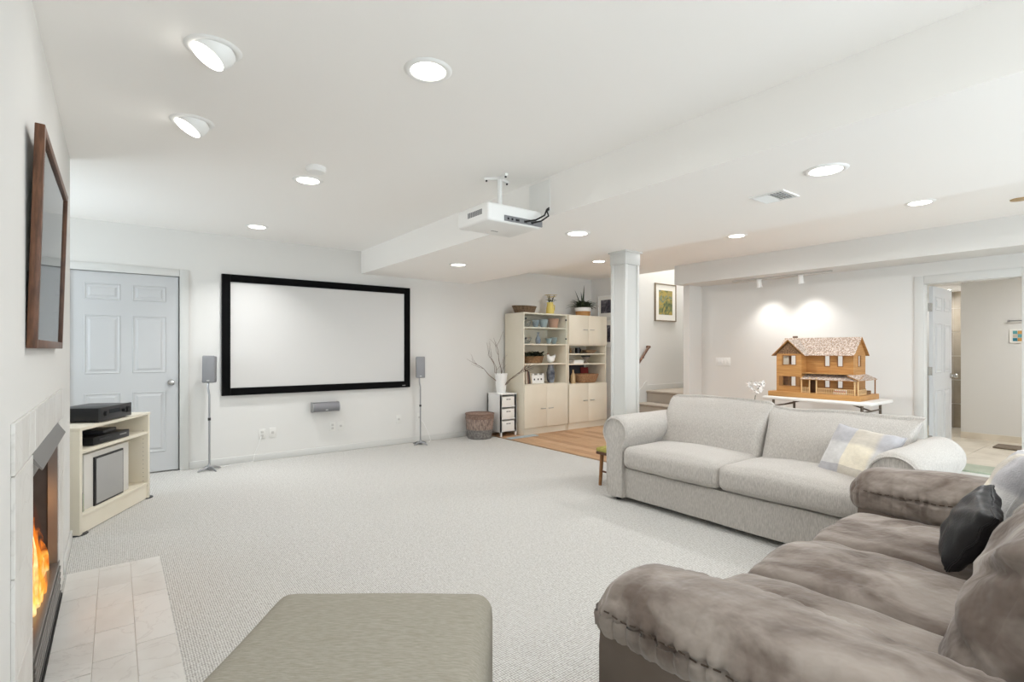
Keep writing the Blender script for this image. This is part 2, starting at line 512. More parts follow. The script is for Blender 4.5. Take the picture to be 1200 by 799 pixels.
knob(dr, .80, 0, .90)
for z in (.25, 1.0, 1.75):
    obj('hinge', B(-.012, .004, -.012, 0, z - .045, z + .045), M_chrome, dr, smooth=False)
dr2 = thing('door_2', 'white six panel bathroom door standing open', 'door', (7.09, 1.745, .012), kind='structure')
lf = bpy.data.objects.new('tmp', None)
six_panel(dr2, .735, 1.93, y0=-.04)
bpy.data.objects.remove(lf)
knob(dr2, .675, -.04, .93)
for z in (.25, 1.0, 1.7):
    obj('hinge', B(-.004, .0, -.035, .004, z - .045, z + .045), M_chrome, dr2, smooth=False)

# bathroom beyond
struct('trim_4', B(6.965, 7.39, DY0 + .002, DY1 - .002, -.012, .004), M_green, 'pale green marble threshold in the bathroom doorway', smooth=False)
bf = struct('floor', B(7.39, 10.7, -.6, 2.7, -.1, -.006), M_grout, 'beige tiled bathroom floor', smooth=False)
x = 7.395
while x < 10.6:
    y = -.2
    while y < 2.6:
        obj('tile', B(x + .002, x + .448, y + .002, y + .448, -.006, .001, bev=.001, seg=1), M_bathtile, bf, smooth=False)
        y += .45
    x += .45
bw2 = MB(); bw2.box(9.55, 10.75, -.7, 1.98, 0, 2.4); struct('wall_right', bw2, M_wall, 'white bathroom wall with towel bar and tile picture', smooth=False)
bs = MB(); bs.box(7.08, 10.8, 2.6, 2.7, 0, 2.4); bs.box(7.08, 9.6, -.7, -.6, 0, 2.4)
struct('wall_right', bs, M_wall, 'white bathroom side walls', smooth=False)
st_ = struct('wall_right', B(10.65, 10.75, 1.9, 2.7, 0, 2.4), M_grout, 'shower wall of tall taupe tiles behind the open door', smooth=False)
for zi in range(6):
    for yi in range(2):
        obj('tile', B(10.64, 10.65, 2.0 + yi * .3 + .003, 2.3 + yi * .3 - .003, .01 + zi * .38, .38 + zi * .38), M_showertile, st_, smooth=False)
bc = MB(); bc.box(7.08, 10.8, -.7, 2.7, 2.35, 2.45); bc.box(9.55, 10.7, 1.97, 2.6, 2.17, 2.35)
struct('ceiling', bc, M_ceil, 'bathroom ceiling', smooth=False)
bbm = struct('baseboard_right', MB().box(9.53, 9.55, -.6, 1.98, 0, .085), M_bathtile, 'beige tile skirting under the bathroom wall', smooth=False)
tag(obj('bath_mat', soft(.17, .3, .012, .011, 12, c=(8.98, 1.22, .013)), mat('grey brown mat', (128, 116, 102), .95, bump=.4, bs=150)), 'dark taupe mat lying on the bathroom floor', 'mat')
tb = thing('towel_bar', 'thin metal towel bar on the bathroom wall', 'towel bar', (9.55, 1.25, 1.63))
obj('rod', MB().cyl((-.05, -.24, 0), (-.05, .24, 0), .008), M_silver, tb)
for s in (-1, 1): obj('bracket', MB().cyl((-.055, s * .22, 0), (0, s * .22, 0), .012), M_silver, tb)
bp_ = thing('tile_picture', 'small framed multicoloured mosaic picture on the bathroom wall', 'picture', (9.55, 1.3, 1.34))
obj('frame', B(-.02, 0, -.17, .17, 0, .18), M_paper, bp_, smooth=False)
cols = [(196, 150, 84), (96, 160, 166), (54, 128, 150), (206, 196, 178), (132, 150, 90), (70, 104, 120)]
tm = [mat('mosaic glaze', c, .35) for c in cols]
random.seed(5)
for i in range(6):
    for j in range(3):
        obj('mosaic_piece', B(-.026, -.019, -.145 + i * .048, -.102 + i * .048, .02 + j * .048, .062 + j * .048), random.choice(tm), bp_, smooth=False)

# pillar
pl = thing('pillar', 'square white panelled column under the dropped beam', 'column', (3.975, 3.37, 0), kind='structure')
m = MB(); m.box(-.095, .095, -.082, .082, 0, 2.2)
obj('shaft', m, M_trim, pl, smooth=False)
for sx in (-1, 1):
    for sy in (-1, 1):
        obj('corner_strip', B(min(sx * .07, sx * .105), max(sx * .07, sx * .105), min(sy * .06, sy * .092), max(sy * .06, sy * .092), 0, 2.07, bev=.003), M_trim, pl)
cp = MB(); cp.box(-.11, .11, -.097, .097, 2.07, 2.2, bev=.003); cp.box(-.125, .125, -.112, .112, 2.185, 2.2, bev=.002)
obj('capital', cp, M_trim, pl)
obj('plinth', B(-.115, .115, -.102, .102, 0, .12, bev=.004), M_trim, pl)

# staircase
stc = thing('trim_5', 'taupe carpeted stairs rising to a landing', 'stairs', (6.42, 4.98, 0), kind='structure')
for i, (x0, z) in enumerate(((0, .195), (.245, .39), (.49, .58))):
    x1 = 1.63
    s = MB(); s.box(x0 + .02, x1, -.445, .445, max(0, z - .2), z - .03)
    s.box(x0, x1, -.445, .445, z - .04, z, bev=.018, seg=3)
    obj('step', s, M_stair, stc)
sk = MB()
sk.poly([(.0, .437, 0), (.0, .437, .33), (.49, .437, .72), (.52, .437, .73), (.52, .437, 0)], (0, .014, 0))
sk.box(.5, 1.63, .436, .449, .58, .665, bev=.003)
obj('stringer_board', sk, M_trim, stc, smooth=False)
hr = thing('handrail', 'short sloping brown wooden handrail on the stairwell wall', 'handrail', (6.92, 5.43, 1.29))
m = MB(); m.tube([(-.75, -.06, -.75), (-.02, -.06, -.02), (.02, -.06, .0), (.02, -.005, .0)], .022, 10); obj('rail', m, M_walnut, hr)
for t in (-.12, -.6): obj('bracket', MB().tube([(t, 0, t - .06), (t, -.05, t - .06), (t, -.06, t - .015)], .008, 6), M_brass, hr)

# ------------------------------------------------------------------ lamps
def can(loc, label, W=CAN_W, tilt=None, spread=170):
    t = thing('recessed_light', label, 'ceiling light', loc, group='recessed ceiling lights')
    ring = MB()
    pr = [(.076, .0), (.078, -.006), (.086, -.009), (.1, -.006), (.106, 0.0)]
    prev = None
    n = 32
    for r_, z in pr:
        rg = ring.ring([(r_ * math.cos(2 * math.pi * k / n), r_ * math.sin(2 * math.pi * k / n), z) for k in range(n)])
        if prev: ring.bridge(prev, rg)
        prev = rg
    obj('trim_ring', ring, M_white, t)
    rot = Matrix.Identity(4)
    if tilt:
        rot = Matrix.Rotation(tilt, 4, 'Y')
        e = MB()
        e.lathe([(.082, .02), (.083, .0), (.081, -.018), (.074, -.036), (.066, -.044)], 28, mx=rot)
        obj('eyeball', e, M_white, t)
        zz = -.045; rr = .066
    else:
        zz = -.004; rr = .076
    d = MB(); d.lathe([(rr * .999, zz), (rr, zz - .001), (rr * .6, zz - .006), (.001, zz - .008)], 28, mx=rot)
    obj('lens', d, M_lamp, t)
    ld = bpy.data.lights.new('lamp', 'AREA'); ld.shape = 'DISK'; ld.size = .09; ld.energy = W; ld.color = WARM
    ld.spread = math.radians(150 if tilt else spread)
    lo = bpy.data.objects.new('lamp', ld); C.objects.link(lo); lo.parent = t
    p = rot @ Vector((0, 0, zz - .02)); lo.location = p
    lo.rotation_euler = rot.to_euler()
    return t
can((.32, 2.44, 2.485), 'tilted eyeball ceiling lamp aimed at the fireplace wall, larger one over the hearth', tilt=math.radians(30), W=.55)
can((.33, 3.29, 2.485), 'tilted eyeball ceiling lamp aimed at the wall, farther one beyond the hearth', tilt=math.radians(30), W=.55)
can((1.10, 2.05, 2.485), 'round ceiling lamp in the main ceiling, largest flat one above the ottoman side')
can((1.115, 3.91, 2.485), 'round ceiling lamp beside the smoke alarm')
can((1.13, 5.70, 2.485), 'small round ceiling lamp just before the projection screen', W=9, spread=112)
can((3.05, 4.98, 2.2), 'beam lamp at the screen end of the dropped beam')
can((3.0, 3.04, 2.2), 'beam lamp in the middle, beside the projector')
can((2.985, 1.17, 2.2), 'large beam lamp beside the square vent')
can((5.27, 4.93, 2.46), 'ceiling lamp just left of the white column')
can((5.25, 2.93, 2.46), 'ceiling lamp above the dollhouse bulkhead, smaller one', W=15)
can((5.26, 1.35, 2.46), 'ceiling lamp between the bulkhead and the beam, toward the bathroom', W=13)
for p, l in (((1.1, .2, 2.485), 'added unseen ceiling lamp behind the ottoman'),
             ((3.0, -.9, 2.2), 'added unseen beam lamp behind the brown sofa'), ((1.1, -1.9, 2.485), 'added unseen ceiling lamp near the rear wall'), ((5.25, -.4, 2.46), 'added unseen ceiling lamp behind the brown sofa corner')):
    can(p, l)  # unseen lamps added behind the view as fill, continuing the lamp grid
# stairwell and bathroom ceiling lamps (out of the picture, but they light what is in it)
def globe(loc, label, W, size=.25):
    t = thing('flush_light', label, 'ceiling light', loc)
    obj('base', MB().lathe([(.15, 0), (.15, -.02), (.001, -.02)], 24), M_white, t)
    obj('diffuser', MB().lathe([(.14, -.02), (.13, -.05), (.08, -.08), (.001, -.09)], 24), M_lamp, t)
    ld = bpy.data.lights.new('lamp', 'AREA'); ld.shape = 'DISK'; ld.size = size; ld.energy = W; ld.color = WARM
    lo = bpy.data.objects.new('lamp', ld); C.objects.link(lo); lo.parent = t; lo.location = (0, 0, -.1)
globe((7.45, 4.98, 4.7), 'flush ceiling lamp above the stairs', 75)
globe((8.4, .6, 2.35), 'flush ceiling lamp in the bathroom', 23)
can((10.15, 2.3, 2.17), 'added unseen lamp in the shower recess', W=8)  # added out of view to brighten the dark shower tiles

# ------------------------------------------------------------------ ceiling fittings
sd = thing('smoke_alarm', 'white round smoke alarm on the main ceiling', 'smoke alarm', (1.08, 3.60, 2.485))
obj('body', MB().lathe([(.065, 0), (.066, -.02), (.055, -.035), (.001, -.037)], 28), M_white, sd)
sp = thing('sprinkler_cover', 'brownish round cap on the ceiling beside the bulkhead', 'ceiling cap', (5.78, .83, 2.46))
obj('cap', MB().lathe([(.06, 0), (.06, -.008), (.03, -.014), (.001, -.015)], 24), mat('tan cap', (176, 150, 112), .5), sp)
vt = thing('ceiling_vent', 'square white air vent in the dropped beam', 'vent', (3.25, 1.57, 2.2))
fm = MB()
fm.box(-.105, .105, -.105, -.09, -.008, 0); fm.box(-.105, .105, .09, .105, -.008, 0); fm.box(-.105, -.09, -.09, .09, -.008, 0); fm.box(.09, .105, -.09, .09, -.008, 0)
obj('frame', fm, M_white, vt, smooth=False)
obj('backing', B(-.09, .09, -.09, .09, -.0015, 0), M_grey, vt, smooth=False)
for i in range(10):
    y = -.081 + i * .018
    mx = Matrix.Translation((0, y, -.005)) @ Matrix.Rotation(math.radians(50 if i < 5 else -50), 4, 'X')
    obj('slat', B(-.09, .09, -.008, .008, -.0007, .0007, mx=mx), M_white, vt, smooth=False)

# projector
pj = thing('projector', 'white ceiling mounted video projector with cables at its rear', 'projector', (2.19, 3.01, 2.11))
body = MB(); body.box(-.235, .235, -.19, .19, .0, .125, bev=.018, seg=3)
obj('body', body, M_white, pj)
obj('lens', MB().lathe([(.045, 0), (.045, .03), (.035, .034), (.001, .03)], 24, mx=Matrix.Translation((-.1, .185, .06)) @ Matrix.Rotation(math.radians(-90), 4, 'X')), M_black, pj)
rp = MB(); rp.box(-.10, .235, -.196, -.19, .012, .05); obj('port_panel', rp, M_grey, pj, smooth=False)
for x_, w_ in ((-.07, .012), (-.035, .012), (.01, .03), (.08, .025), (.14, .02)):
    obj('port', B(x_ - w_ / 2, x_ + w_ / 2, -.199, -.195, .022, .036), M_black, pj, smooth=False)
vm = MB()
for i in range(9): vm.box(-.238, -.2345, -.12 + i * .02, -.108 + i * .02, .05, .085)
obj('vent_grille', vm, M_grey, pj, smooth=False)
obj('badge', B(-.03, .03, .06, .07, -.001, .0), M_grey, pj, smooth=False)
mt = MB(); mt.cyl((0, 0, .125), (0, 0, .375), .018); obj('mount_pole', mt, M_white, pj)
for a in (20, 140, 260):
    a = math.radians(a)
    arm = MB(); arm.box(0, .11, -.011, .011, .355, .373, mx=Matrix.Rotation(a, 4, 'Z'))
    ao = obj('mount_arm', arm, M_white, pj, smooth=False)
    obj('screw', MB().cyl((.095 * math.cos(a), .095 * math.sin(a), .345), (.095 * math.cos(a), .095 * math.sin(a), .357), .007, n=8), M_dark, ao)
ck = MB(); ck.box(-.02, .09, -.05, -.03, .127, .143); ck.tube([(.0, -.04, .14), (.06, -.06, .155), (.12, -.05, .14), (.14, -.02, .15)], .008, 6)
obj('plug_cluster', ck, M_black, pj)
cb = MB()
for k in (0, 1):
    cb.tube([(.08 + k * .06, -.20, .03), (.12 + k * .05, -.26, .035), (.19 + k * .03, -.27 - .01 * k, .075), (.235, -.245, .13 - .012 * k), (.266, -.235, .15 - .012 * k)], .006, 6)
tag(obj('cable_pair', cb, M_black), 'pair of black cables running from projector to the plate on the beam', 'cable')
bpy.data.objects['cable_pair'].location = (2.19, 3.01, 2.11)
wp = thing('cable_plate', 'white square cover plate on the beam side beside the projector', 'wall plate', (2.46, 2.88, 2.21))
obj('plate', B(-.008, 0, -.115, .115, 0, .255, bev=.003), M_white, wp)

# track light over the dollhouse
tk = thing('track_light', 'white track with two spot heads under the alcove bulkhead', 'track light', (6.70, 3.18, 2.185))
obj('rail', B(-.017, .017, -.62, .62, -.018, 0), mat('pale grey rail', (190, 188, 184), .5), tk, smooth=False)
def head(y, tx, ty, tz):
    base = Vector((0, y, -.018))
    sb = MB(); sb.cyl(base, base + Vector((0, 0, -.045)), .008, n=8); sb.box(-.012, .012, y - .03, y + .03, -.03, -.017)
    so = obj('stem', sb, M_white, tk)
    d = (Vector((tx, ty, tz)) - Vector((6.70, 3.18 + y, 2.11))).normalized()
    q = d.to_track_quat('-Z', 'Y').to_matrix().to_4x4()
    mx = Matrix.Translation((0, y, -.075)) @ q
    h = MB(); h.lathe([(.012, .05), (.03, .045), (.032, -.03), (.04, -.05), (.036, -.05), (.028, -.03)], 20, mx=mx)
    ho = obj('spot_head', h, M_white, tk)
    ld = bpy.data.lights.new('spot lamp', 'SPOT'); ld.energy = 20; ld.spot_size = math.radians(108); ld.spot_blend = 1.0; ld.shadow_soft_size = .05; ld.color = (1, .97, .93)
    lo = bpy.data.objects.new('spot lamp', ld); C.objects.link(lo); lo.parent = tk
    lo.matrix_local = mx @ Matrix.Translation((0, 0, -.055))
head(.25, 6.90, 3.26, .3)
head(-.27, 6.90, 2.74, .3)

# ------------------------------------------------------------------ fireplace and hearth
fp = thing('fireplace', 'built-in gas fireplace with marble surround and lit flames', 'fireplace', (XL, 2.0, 0))
fx = lambda v: v
T0 = .010
y = 0.012
k = 0
while y < 1.70:   # narrow tiles of the top band
    y1 = min(y + .1535, 1.705)
    obj('tile', B(0, T0 + random.uniform(-.0006, .0006), y + .0012, y1 - .0012, .892, 1.04, bev=.0015, seg=1), M_marble, fp, smooth=False)
    y = y1
for (ya, yb) in ((.012, .408), (1.432, 1.705)):
    for za, zb in ((0, .30), (.30, .60), (.60, .89)):
        obj('tile', B(0, T0 + random.uniform(-.0006, .0006), ya + .0012, yb - .0012, za + .001, zb - .001, bev=.0015, seg=1), M_marble, fp, smooth=False)
M_fbx = mat('firebox lining', (74, 70, 68), .8, col2=(56, 52, 50), ns=6)
M_fmetal = mat('grey fireplace metal', (120, 116, 112), .38, metal=.5)
M_fdark = mat('black fireplace metal', (34, 32, 31), .45, metal=.3)
ln = MB()
ln.box(-.42, -.41, .412, 1.428, .05, .888); ln.box(-.41, -.02, .412, .42, .05, .888); ln.box(-.41, -.02, 1.42, 1.428, .05, .888)
ln.box(-.41, -.02, .42, 1.42, .05, .06); ln.box(-.41, -.02, .42, 1.42, .878, .888)
obj('firebox', ln, M_fbx, fp, smooth=False)
fr = MB()
fr.box(-.03, .006, .41, .43, .19, .885); fr.box(-.03, .006, 1.41, 1.43, .19, .885); fr.box(-.03, .004, .43, 1.41, .80, .885)
obj('frame', fr, M_fmetal, fp, smooth=False)
hd = MB(); hd.poly([(.0, .41, .892), (.036, .41, .835), (.033, .41, .832), (-.004, .41, .872)], (0, 1.02, 0))
obj('hood', hd, M_fmetal, fp, smooth=False)
lg = MB(); lg.box(-.03, .012, .41, 1.46, .172, .192, bev=.003); obj('ledge', lg, M_fmetal, fp)
gb = MB(); gb.box(-.03, .004, .41, 1.46, .0, .172); obj('grille_backing', gb, M_fdark, fp, smooth=False)
for i in range(5):
    z = .022 + i * .031
    obj('louvre_slat', B(.004, .016, .415, 1.455, z, z + .017, bev=.002, seg=1), M_fmetal if i > 0 else M_fdark, fp, smooth=False)
obj('base_strip', B(.0, .02, .41, 1.48, 0, .016), M_fdark, fp, smooth=False)
M_log = mat('charred log', (92, 66, 48), .9, col2=(40, 30, 26), ns=18, bump=.8, bs=40)
for p0, p1, r_ in (((-.05, .75, .11), (-.07, 1.38, .11), .035), ((-.14, .6, .11), (-.12, 1.3, .12), .045), ((-.06, .95, .17), (-.12, 1.36, .18), .03)):
    p0, p1 = Vector(p0), Vector(p1)
    lgm = MB(); lgm.tube([p0.lerp(p1, i / 8) + Vector((0, 0, wr(p0.lerp(p1, i / 8), 9, .012, i))) for i in range(9)], [r_ * (.9 + .15 * math.sin(i * 2.1)) for i in range(9)], 9)
    obj('log', lgm, M_log, fp)
# flames
def flame_mat():
    m = bpy.data.materials.new('flame'); m.use_nodes = True
    nt = m.node_tree; N, L = nt.nodes, nt.links
    for n in list(N): N.remove(n)
    out = N.new('ShaderNodeOutputMaterial'); e = N.new('ShaderNodeEmission'); t = N.new('ShaderNodeBsdfTransparent'); mx = N.new('ShaderNodeMixShader')
    tc = N.new('ShaderNodeTexCoord'); sp_ = N.new('ShaderNodeSeparateXYZ'); L.new(tc.outputs['Object'], sp_.inputs[0])
    n = N.new('ShaderNodeTexNoise'); n.inputs['Scale'].default_value = 14; n.inputs['Detail'].default_value = 3; n.inputs['Distortion'].default_value = 1
    mp = N.new('ShaderNodeMapping'); mp.inputs['Scale'].default_value = (1, 1, .55); L.new(tc.outputs['Object'], mp.inputs[0]); L.new(mp.outputs[0], n.inputs['Vector'])
    a = N.new('ShaderNodeMath'); a.operation = 'MULTIPLY_ADD'; a.inputs[1].default_value = -1.15; L.new(sp_.outputs[2], a.inputs[0]); L.new(n.outputs['Fac'], a.inputs[2])
    r_ = N.new('ShaderNodeValToRGB'); r_.color_ramp.elements[0].position = -.0; r_.color_ramp.elements[0].color = lin((150, 62, 18))
    r_.color_ramp.elements[1].position = .42; r_.color_ramp.elements[1].color = lin((255, 232, 170))
    k1 = r_.color_ramp.elements.new(.16); k1.color = lin((240, 130, 40))
    k2 = r_.color_ramp.elements.new(.28); k2.color = lin((255, 186, 84))
    L.new(a.outputs[0], r_.inputs[0]); L.new(r_.outputs[0], e.inputs[0]); e.inputs[1].default_value = 1.6
    r2 = N.new('ShaderNodeValToRGB'); r2.color_ramp.elements[0].position = .02; r2.color_ramp.elements[0].color = (0.02, 0.02, 0.02, 1); r2.color_ramp.elements[1].position = .2; r2.color_ramp.elements[1].color = (.5, .5, .5, 1)
    L.new(a.outputs[0], r2.inputs[0]); L.new(r2.outputs[0], mx.inputs[0]); L.new(t.outputs[0], mx.inputs[1]); L.new(e.outputs[0], mx.inputs[2]); L.new(mx.outputs[0], out.inputs[0])
    return m
M_flame = flame_mat()
M_core = emis('flame core', (255, 226, 160), 1.5)
random.seed(11)
for i in range(15):
    yy = .70 + i * .046; xx = -.035 - random.random() * .05; h = random.uniform(.32, .54) * (.7 + .3 * math.sin(i * 1.3 + .4) + (.25 if 4 <= i <= 8 else 0))
    pts = []; rs = []
    ph = random.random() * 6
    for k in range(9):
        t_ = k / 8
        pts.append((xx + .012 * math.sin(ph + t_ * 5) * t_, yy + .04 * math.sin(ph * 2 + t_ * 6) * t_, .12 + h * t_))
        rs.append(max(.001, .036 * math.sin(math.pi * (.25 + .75 * t_)) * (1 - .4 * t_)))
    fo = obj('flame', MB().tube(pts, rs, 10), M_flame, fp)
    core = [Vector(p) * 1.0 for p in pts[:7]]
    core = [Vector((p.x, p.y, .115 + (p.z - .12) * .8)) for p in core]
    obj('flame_core', MB().tube(core, [max(.001, r__ * .55 * (1 - k / 7)) for k, r__ in enumerate(rs[:7])], 8), M_core, fo)
ld = bpy.data.lights.new('fire glow', 'POINT'); ld.energy = 1.6; ld.color = (1, .45, .14); ld.shadow_soft_size = .06
lo = bpy.data.objects.new('fire glow', ld); C.objects.link(lo); lo.parent = fp; lo.location = (-.10, 1.05, .45)

hh = thing('hearth', 'low hearth of white marble tiles set in the carpet', 'hearth', (-.215, 2.0, 0))
obj('bed', B(0.018, .425, -.6, 1.775, -.004, .003), M_grout, hh, smooth=False)
cx = [0.0, .141, .283, .425]
offs = [.13, .21, .0]
for c_ in range(3):
    y = 1.775 + (offs[c_] if offs[c_] else 0)
    while y > -.6:
        y0 = y - .268; ya, yb = max(y0, -.6), min(y, 1.775)
        if yb - ya > .01:
            obj('tile', B(cx[c_] + .0012, cx[c_ + 1] - .0012, ya + .0012, yb - .0012, .0, .006 + random.uniform(-.0005, .0005), bev=.001, seg=1), M_marble, hh, smooth=False)
        y = y0

# walnut framed picture leaning off the wall
pc = thing('framed_picture', 'large pale picture in a walnut frame hung above the fireplace', 'picture', (XL + .002, 2.31, 1.254), rot=(0, math.radians(1.6), 0))
FW, FH, FT = 1.04, .745, .027
fm = MB(); e_ = .03
fm.box(0, FT, 0, e_, 0, FH, bev=.003); fm.box(0, FT, FW - e_, FW, 0, FH, bev=.003); fm.box(0, FT, e_, FW - e_, 0, e_, bev=.003); fm.box(0, FT, e_, FW - e_, FH - e_, FH, bev=.003)
obj('frame', fm, M_walnut, pc)
def art_pale():
    m = mat('pale watercolour print', (236, 236, 234), .5)
    nt = m.node_tree; N, L = nt.nodes, nt.links
    tc = N.new('ShaderNodeTexCoord'); n = N.new('ShaderNodeTexNoise'); n.inputs['Scale'].default_value = 5; n.inputs['Detail'].default_value = 6
    mp = N.new('ShaderNodeMapping'); mp.inputs['Scale'].default_value = (1, 1.6, .8); L.new(tc.outputs['Object'], mp.inputs[0]); L.new(mp.outputs[0], n.inputs['Vector'])
    s = N.new('ShaderNodeSeparateXYZ'); L.new(tc.outputs['Object'], s.inputs[0])
    a = N.new('ShaderNodeMath'); a.operation = 'MULTIPLY_ADD'; a.inputs[1].default_value = -.5; L.new(s.outputs[2], a.inputs[0]); L.new(n.outputs['Fac'], a.inputs[2])
    r_ = N.new('ShaderNodeValToRGB'); r_.color_ramp.elements[0].position = .3; r_.color_ramp.elements[0].color = lin((238, 239, 238)); r_.color_ramp.elements[1].position = .55; r_.color_ramp.elements[1].color = lin((188, 195, 200))
    L.new(a.outputs[0], r_.inputs[0]); L.new(r_.outputs[0], N['Principled BSDF'].inputs['Base Color'])
    return m
obj('print', B(.006, .014, e_ - .002, FW - e_ + .002, e_ - .002, FH - e_ + .002), art_pale(), pc, smooth=False)
obj('glazing', B(.0165, .0185, e_ - .002, FW - e_ + .002, e_ - .002, FH - e_ + .002), M_glaze, pc, smooth=False)

# ------------------------------------------------------------------ projection screen and speakers
ps = thing('projection_screen', 'wide projection screen with thick black velvet frame', 'projection screen', (.906, YB, .748))
SWd, SHt, bd = 2.21, 1.316, .082
fm = MB()
fm.box(0, bd, -.045, 0, 0, SHt, bev=.004); fm.box(SWd - bd, SWd, -.045, 0, 0, SHt, bev=.004)
fm.box(bd, SWd - bd, -.045, 0, 0, bd, bev=.004); fm.box(bd, SWd - bd, -.045, 0, SHt - bd, SHt, bev=.004)
obj('frame', fm, M_velvet, ps)
obj('screen_fabric', B(bd - .002, SWd - bd + .002, -.03, -.022, bd - .002, SHt - bd + .002), M_screen, ps, smooth=False)
obj('badge', B(SWd - .115, SWd - .07, -.0475, -.045, .022, .032), M_grey, ps, smooth=False)

def speaker_stand(loc, sh, label1, label2, rz, hp):
    t = thing('speaker_stand', label1, 'speaker stand', loc, rz, group='slim speaker stands')
    for k in range(4):
        a = math.radians(45 + 90 * k)
        f_ = MB(); f_.tube([(0, 0, .03), (.05 * math.cos(a), .05 * math.sin(a), .03), (.12 * math.cos(a), .12 * math.sin(a), .006)], [.016, .014, .006], 8)
        obj('foot', f_, M_silver, t)
    obj('hub', MB().lathe([(.026, .012), (.026, .04), (.014, .055), (.012, .07)], 16), M_silver, t)
    obj('pole', MB().tube([(0, 0, .05), (0, 0, hp * .6), (0, 0, hp * .86), (-.012, 0, hp * .94), (-.012, .012, hp)], .0095, 10), M_silver, t)
    obj('collar', MB().cyl((0, 0, hp * .57), (0, 0, hp * .6), .014), M_dark, t)
    s = thing('satellite_speaker', label2, 'speaker', (loc[0], loc[1], hp), rz, group='satellite speakers on slim stands')
    mx = Matrix.Rotation(math.radians(-3), 4, 'X')
    obj('cabinet', B(-.055, .055, -.03, .06, 0.002, sh, bev=.012, seg=3, mx=mx), M_grey, s)
    obj('grille', B(-.058, .058, -.048, -.028, .0, sh + .004, bev=.01, seg=3, mx=mx), mat('perforated grey grille', (140, 140, 143), .5, metal=.3, bump=.3, bs=700), s)
    obj('back_shell', B(-.045, .045, .055, .075, .02, sh - .02, bev=.01, mx=mx), M_dark, s)
    obj('mark', B(-.012, .012, -.0505, -.048, .02, .026, mx=mx), M_white, s, smooth=False)
speaker_stand((.77, 6.16, 0), .275, 'slim metal speaker stand beside the six panel door', 'grey satellite speaker on the stand beside the six panel door', math.radians(-22), .905)
speaker_stand((3.18, 6.14, 0), .275, 'slim metal speaker stand beyond the screen edge near the laundry basket', 'grey satellite speaker on the stand near the laundry basket', math.radians(-22), .875)
cs_ = thing('centre_speaker', 'grey horizontal speaker mounted on the wall below the projection screen', 'speaker', (1.995, YB, .507))
pts = [(.02, -.02, 0), (.02, -.10, .0)]
prof = [(-.02, .0)] + [(-.075 + .045 * math.cos(a), .055 + .055 * math.sin(a)) for a in [math.radians(-90 - i * 18) for i in range(11)]] + [(-.02, .11)]
m = MB(); m.poly([(-.150, y_, z_) for y_, z_ in prof], (.3, 0, 0)); obj('grille', m, mat('grey metal speaker grille', (136, 136, 140), .45, metal=.4, bump=.3, bs=700), cs_)
for s in (-1, 1):
    m = MB(); m.poly([(s * .150, y_ * 1.03 - .0, (z_ - .055) * 1.06 + .055) for y_, z_ in prof], (s * .008, 0, 0)); obj('end_cap', m, M_silver, cs_)
obj('bracket', B(-.05, .05, -.022, 0, .03, .08), M_dark, cs_, smooth=False)
obj('mark', B(-.014, .014, -.1215, -.119, .02, .028), M_white, cs_, smooth=False)

M_plate = mat('wall plate plastic', (222, 221, 217), .4)
M_sock = mat('socket insert', (196, 194, 190), .45)
def plate(x, z, label, wdt=.072, n=1):
    t = thing('wall_plate', label, 'wall plate', (x, YB, z), group='small white wall plates on the back wall')
    obj('plate', B(-wdt / 2, wdt / 2, -.006, 0, -.057, .057, bev=.003), M_plate, t)
    for s in ((-.02, .02) if n == 2 else (0,)):
        obj('socket', B(-.014, .014, -.009, -.005, s - .013, s + .013, bev=.002), M_sock, t)
plate(1.31, .30, 'white outlet plate under the screen, with a thin cord, first of the row', n=2)
plate(1.42, .305, 'blank white wall plate just right of the corded outlet', n=1)
plate(2.10, .31, 'white outlet plate in the shadow below the centre speaker', n=2)
plate(2.20, .31, 'white cable plate beside the outlet below the centre speaker', n=1)
plate(2.97, .33, 'faint white wall plate left of the farther speaker stand', n=1)
plate(3.27, .33, 'small white plate just right of the farther speaker stand', n=1)
tag(obj('cord', MB().tube([(1.30, 6.338, .27), (1.27, 6.31, .2), (1.23, 6.32, .1), (1.21, 6.3, .01), (1.05, 6.28, .006), (.86, 6.24, .006)], .003, 6), M_white), 'thin white cord hanging from the outlet under the screen', 'cord')
tag(obj('cord', MB().tube([(3.27, 6.338, .32), (3.31, 6.3, .26), (3.38, 6.3, .12), (3.4, 6.27, .02), (3.37, 6.24, .006), (3.34, 6.22, .008)], .003, 6), M_white), 'thin pale cord looping beside the farther speaker stand', 'cord')

# ------------------------------------------------------------------ media stand in the corner
ms = thing('media_stand', 'cream open media stand standing at an angle beside the fireplace', 'media stand', (-.19, 4.5, 0), math.radians(62.9))
Wm, Dm = .92, .30
for x_ in (0, Wm - .028):
    pm_ = obj('side_panel', B(x_, x_ + .028, 0, Dm, .006, .722, bev=.002), M_cream, ms)
    dots = MB()
    for i in range(13):
        for yy in (.035, Dm - .05):
            xx = x_ + (.028 if x_ == 0 else -.001)
            dots.box(xx - .0003, xx + .0013, yy, yy + .004, .15 + i * .035, .154 + i * .035)
    obj('peg_holes', dots, M_dark, pm_, smooth=False, kind='stuff')
obj('top_panel', B(-.002, Wm + .002, -.003, Dm, .704, .724, bev=.002), M_cream, ms)
obj('shelf', B(.028, Wm - .028, .004, Dm - .01, .545, .568, bev=.002), M_cream, ms)
obj('bottom_shelf', B(.028, Wm - .028, .004, Dm - .01, .118, .14, bev=.002), M_cream, ms)
obj('kick_board', B(.028, Wm - .028, .012, .03, .006, .118), M_cream, ms, smooth=False)
obj('back_panel', B(.0, Wm, Dm - .008, Dm, .03, .71), M_cream, ms, smooth=False)
